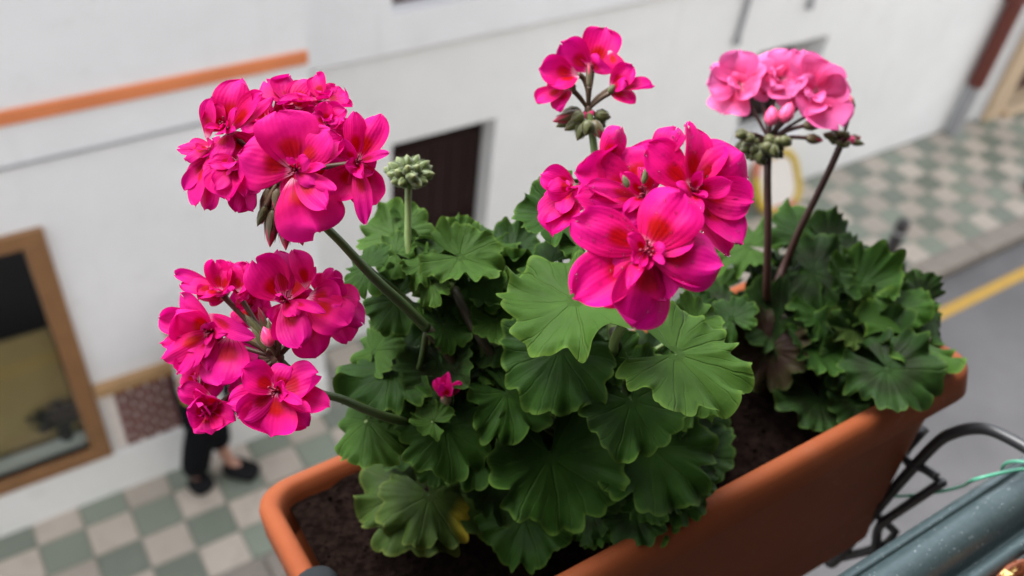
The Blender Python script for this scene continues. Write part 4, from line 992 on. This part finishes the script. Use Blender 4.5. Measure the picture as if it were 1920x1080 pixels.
for q_, (cx, cy, rd, d, nr, tp, mt, nd, kw) in enumerate(LV):
    jj = .12 if q_ < 3 else .26
    leaf(g1, nd, cx, cy, rd*(.95 if q_ < 2 else .88), d, (nr[0]+rng.uniform(-jj,jj), nr[1]+rng.uniform(-jj,jj*.8), nr[2]), tp+rng.uniform(-12,12), mt, rng, **kw)
for k in range(44):
    x, y = rng.uniform(760,1310), rng.uniform(560,1000)
    if not poly_in(x, y, PG1): continue
    leaf(g1, [n_b, n_c, n_d, n_f][k % 4], x, y, rng.uniform(34,58), .468 + max(0, y-640)/400*.05 + rng.uniform(-.006,.012), (rng.uniform(-.6,.6), rng.uniform(.1,.8), .7), rng.uniform(0,360), rng.choice((LEAF, LEAFL, LEAF, LEAFD)), rng)
k = 0
while k < 40:
    x, y = rng.uniform(700,1330), rng.uniform(480,1000)
    if not poly_in(x, y, PG1): continue
    d = .50 + (y-500)/500*.045 + rng.uniform(0, .04)
    c = P(x, y, d)
    if (c - PA).dot(PW) < .005: continue
    leaf(g1, [n_b, n_c, n_d, n_f][k % 4], x, y, rng.uniform(65,100), d, (rng.uniform(-.3,.3), rng.uniform(.3,.75), .7), rng.uniform(0,360), rng.choice((LEAFD, LEAF)), rng, NA=110, pet=(k % 2 == 0))
    k += 1

# ================= farther plant: light pink
base2 = pl(.335, .095, -.028)
g2 = empty('geranium', base2, 'light pink geranium with a drooping bud cluster at the far planter end', 'plant')
m_a = P(1440,570,.62); m_b = P(1540,560,.63); m_c = P(1640,620,.625); m_d = P(1500,650,.63)
for pts, r_ in (([base2, pl(.33,.10,.02), P(1450,650,.635), m_a],[.005,.0045,.004,.0034]), ([base2+PU*.01, pl(.345,.10,.03), m_d, m_b],[.005,.0045,.004,.0034]), ([base2+PU*.015, pl(.36,.10,.02), P(1580,680,.625), m_c],[.005,.0045,.004,.0034])):
    q = MB(); q.tube(pts, r_, 10, sub=5); q.build('stem', STEMB, g2, org=base2, smooth=True)
D6 = .565
H = Head(g2, (1442, 262), D6, PALE, 707, pedmat=STEMR)
stalk(g2, [m_a, P(1438,540,.60), P(1440,430,.578), P(1439,340,.567), P(1440,300,D6), H.hub], [.0028,.0026,.0024,.0023,.0023,.0024], STEMR)
H.wf = 1.34
H.floret(1428,150,-8,(0,.3,.9),[(1405,118,46),(1450,115,46),(1452,175,46),(1410,180,44)],st=False)
H.floret(1548,200,-8,(.2,.1,.9),[(1530,165,46),(1575,175,46),(1560,225,46),(1522,215,44)],st=False)
H.floret(1384,158,4,(-.3,.1,.9),[(1386,96,54,2),(1327,160,50,3),(1357,211,62,4),(1415,178,46,3),(1420,114,46,-2),(1340,120,40,-4)],ssz=.004)
H.floret(1460,150,0,(0,.3,.8),[(1440,97,46,-2),(1479,93,52,1),(1480,184,56,6),(1434,168,44,4),(1455,130,40,5)],ssz=.003)
H.floret(1525,176,3,(.2,.2,.9),[(1508,96,56,0),(1563,122,86,3),(1578,150,54,1),(1570,239,72,5),(1507,214,44,4),(1588,196,44,0),(1500,150,36,6)],ssz=.004)
H.floret(1490,170,-6,(0,.4,.8),[(1490,110,50,0),(1470,200,40,2),(1515,140,44,-2)],st=False)
H.bud(1445,236,1448,198,13,BUDL,off=6); H.bud(1466,230,1484,192,14,BUDL,off=6)
H.bud(1505,236,1545,232,10,BUDR,off=3); H.bud(1510,258,1544,264,9,BUDR,off=3)
rb = random.Random(9)
for k in range(66):
    a = rb.uniform(PI*.9, PI*2.1); q_ = rb.uniform(.0, 1.0)**.6
    x0 = 1430 + 34*q_*math.cos(a); y0 = 258 - 30*q_*math.sin(a); L_ = rb.uniform(20, 30)
    tx = x0 + L_*math.cos(a)*.8; ty = y0 - L_*math.sin(a)*.6 + L_*.35
    H.bud(x0, y0, tx, ty, rb.uniform(8,10.5), BUDO, off=rb.uniform(-10,14), ped=(k % 3 == 0), dz=rb.uniform(-3,3))
H.done(.0045)
# second small bud head
H = Head(g2, (1580, 262), .575, PALE, 808, pedmat=STEMR)
stalk(g2, [m_a, P(1470,500,.625), P(1500,430,.61), P(1530,370,.595), P(1560,308,.58), H.hub], [.0028,.0026,.0024,.0022,.0021,.0022], STEMR)
for tx, ty, m_, r_ in ((1546,252,BUDO,8),(1556,262,BUDO,9),(1570,272,BUDO,9),(1590,275,BUDO,9),(1602,262,BUDL,8),(1618,270,BUDO,6),(1612,258,BUDR,7),(1575,246,BUDO,9),(1590,248,BUDO,8),(1560,244,BUDO,7)):
    H.bud(1580+(tx-1580)*.35, 262+(ty-262)*.35, tx+(tx-1580)*.1, ty+(ty-262)*.1, r_, m_, off=rng.uniform(-3,4), ped=False)
H.bud(1594,212,1594,178,9,BUDR,off=0)
H.done(.0035)
FV = [
 (1510,445,84,.640,(.0,.78,.6),40,LEAF,m_b,{}), (1405,462,84,.640,(-.15,.70,.65),140,LEAFL,m_a,{}), (1562,455,64,.650,(.2,.6,.7),30,LEAFD,m_b,{}),
 (1602,472,50,.650,(.2,.5,.8),60,LEAFD,m_b,{}), (1522,512,84,.622,(0,.5,.85),-40,LEAFD,m_b,{}), (1612,535,74,.618,(0,.6,.75),80,LEAF,m_c,dict(cupv=.45)),
 (1570,520,66,.628,(0,.5,.85),20,LEAFD,m_b,{}), (1692,556,66,.632,(.2,.6,.75),60,LEAF,m_c,dict(cupv=.3)), (1732,556,54,.625,(.2,.4,.85),20,LEAFD,m_c,{}),
 (1678,575,66,.612,(0,.5,.85),-60,LEAF,m_c,{}), (1702,628,104,.590,(.15,.72,.62),5,LEAFL,m_c,dict(cupv=-.1)), (1542,592,78,.606,(0,.45,.88),-60,LEAF,m_b,{}),
 (1462,602,88,.610,(-.1,.45,.88),-120,LEAFD,m_a,{}), (1602,612,62,.602,(0,.4,.9),-80,LEAFO,m_c,{}), (1440,655,84,.602,(-.05,.40,.9),-100,LEAFP,m_d,dict(cupv=-.1)),
 (1530,648,74,.598,(0,.42,.9),-80,LEAF,m_d,{}), (1635,655,100,.600,(.05,.36,.92),-75,LEAFD,m_c,{}), (1662,690,98,.568,(.12,.42,.9),-60,LEAFD,m_c,dict(cupv=-.1)),
 (1535,745,92,.605,(-.05,.38,.92),-90,LEAFD,m_d,{}), (1615,745,84,.605,(.05,.36,.92),-90,LEAFD,m_d,{}), (1345,545,66,.655,(-.3,.5,.8),170,LEAFL,m_a,{}), (1352,578,58,.60,(-.1,.6,.75),190,LEAFD,m_a,{}), (1310,575,44,.60,(-.1,.6,.75),160,LEAF,m_a,{}),
 (1480,520,66,.63,(-.1,.5,.85),-100,LEAFD,m_a,{}), (1400,600,60,.63,(-.2,.45,.85),200,LEAFD,m_a,{}), (1745,600,56,.615,(.3,.5,.8),-20,LEAF,m_c,{}),
]
for cx, cy, rd, d, nr, tp, mt, nd, kw in FV: leaf(g2, nd, cx, cy, rd*.92, d, (nr[0]+rng.uniform(-.4,.4), nr[1]+rng.uniform(-.35,.3), nr[2]), tp+rng.uniform(-20,20), mt, rng, pmat=STEM, ruf=1.25, **kw)
PG2 = [(1420,600),(1440,520),(1560,480),(1680,560),(1710,640),(1660,720),(1560,740),(1450,680)]
k = 0
while k < 16:
    x, y = rng.uniform(1380,1740), rng.uniform(460,780)
    if not poly_in(x, y, PG2): continue
    d = .635 + rng.uniform(0,.04); c = P(x, y, d)
    if (c - PA).dot(PW) < .005: continue
    leaf(g2, [m_a, m_b, m_c, m_d][k % 4], x, y, rng.uniform(50,80), d, (rng.uniform(-.3,.3), rng.uniform(.3,.75), .7), rng.uniform(0,360), LEAFD, rng, NA=110, pet=(k % 2 == 0)); k += 1
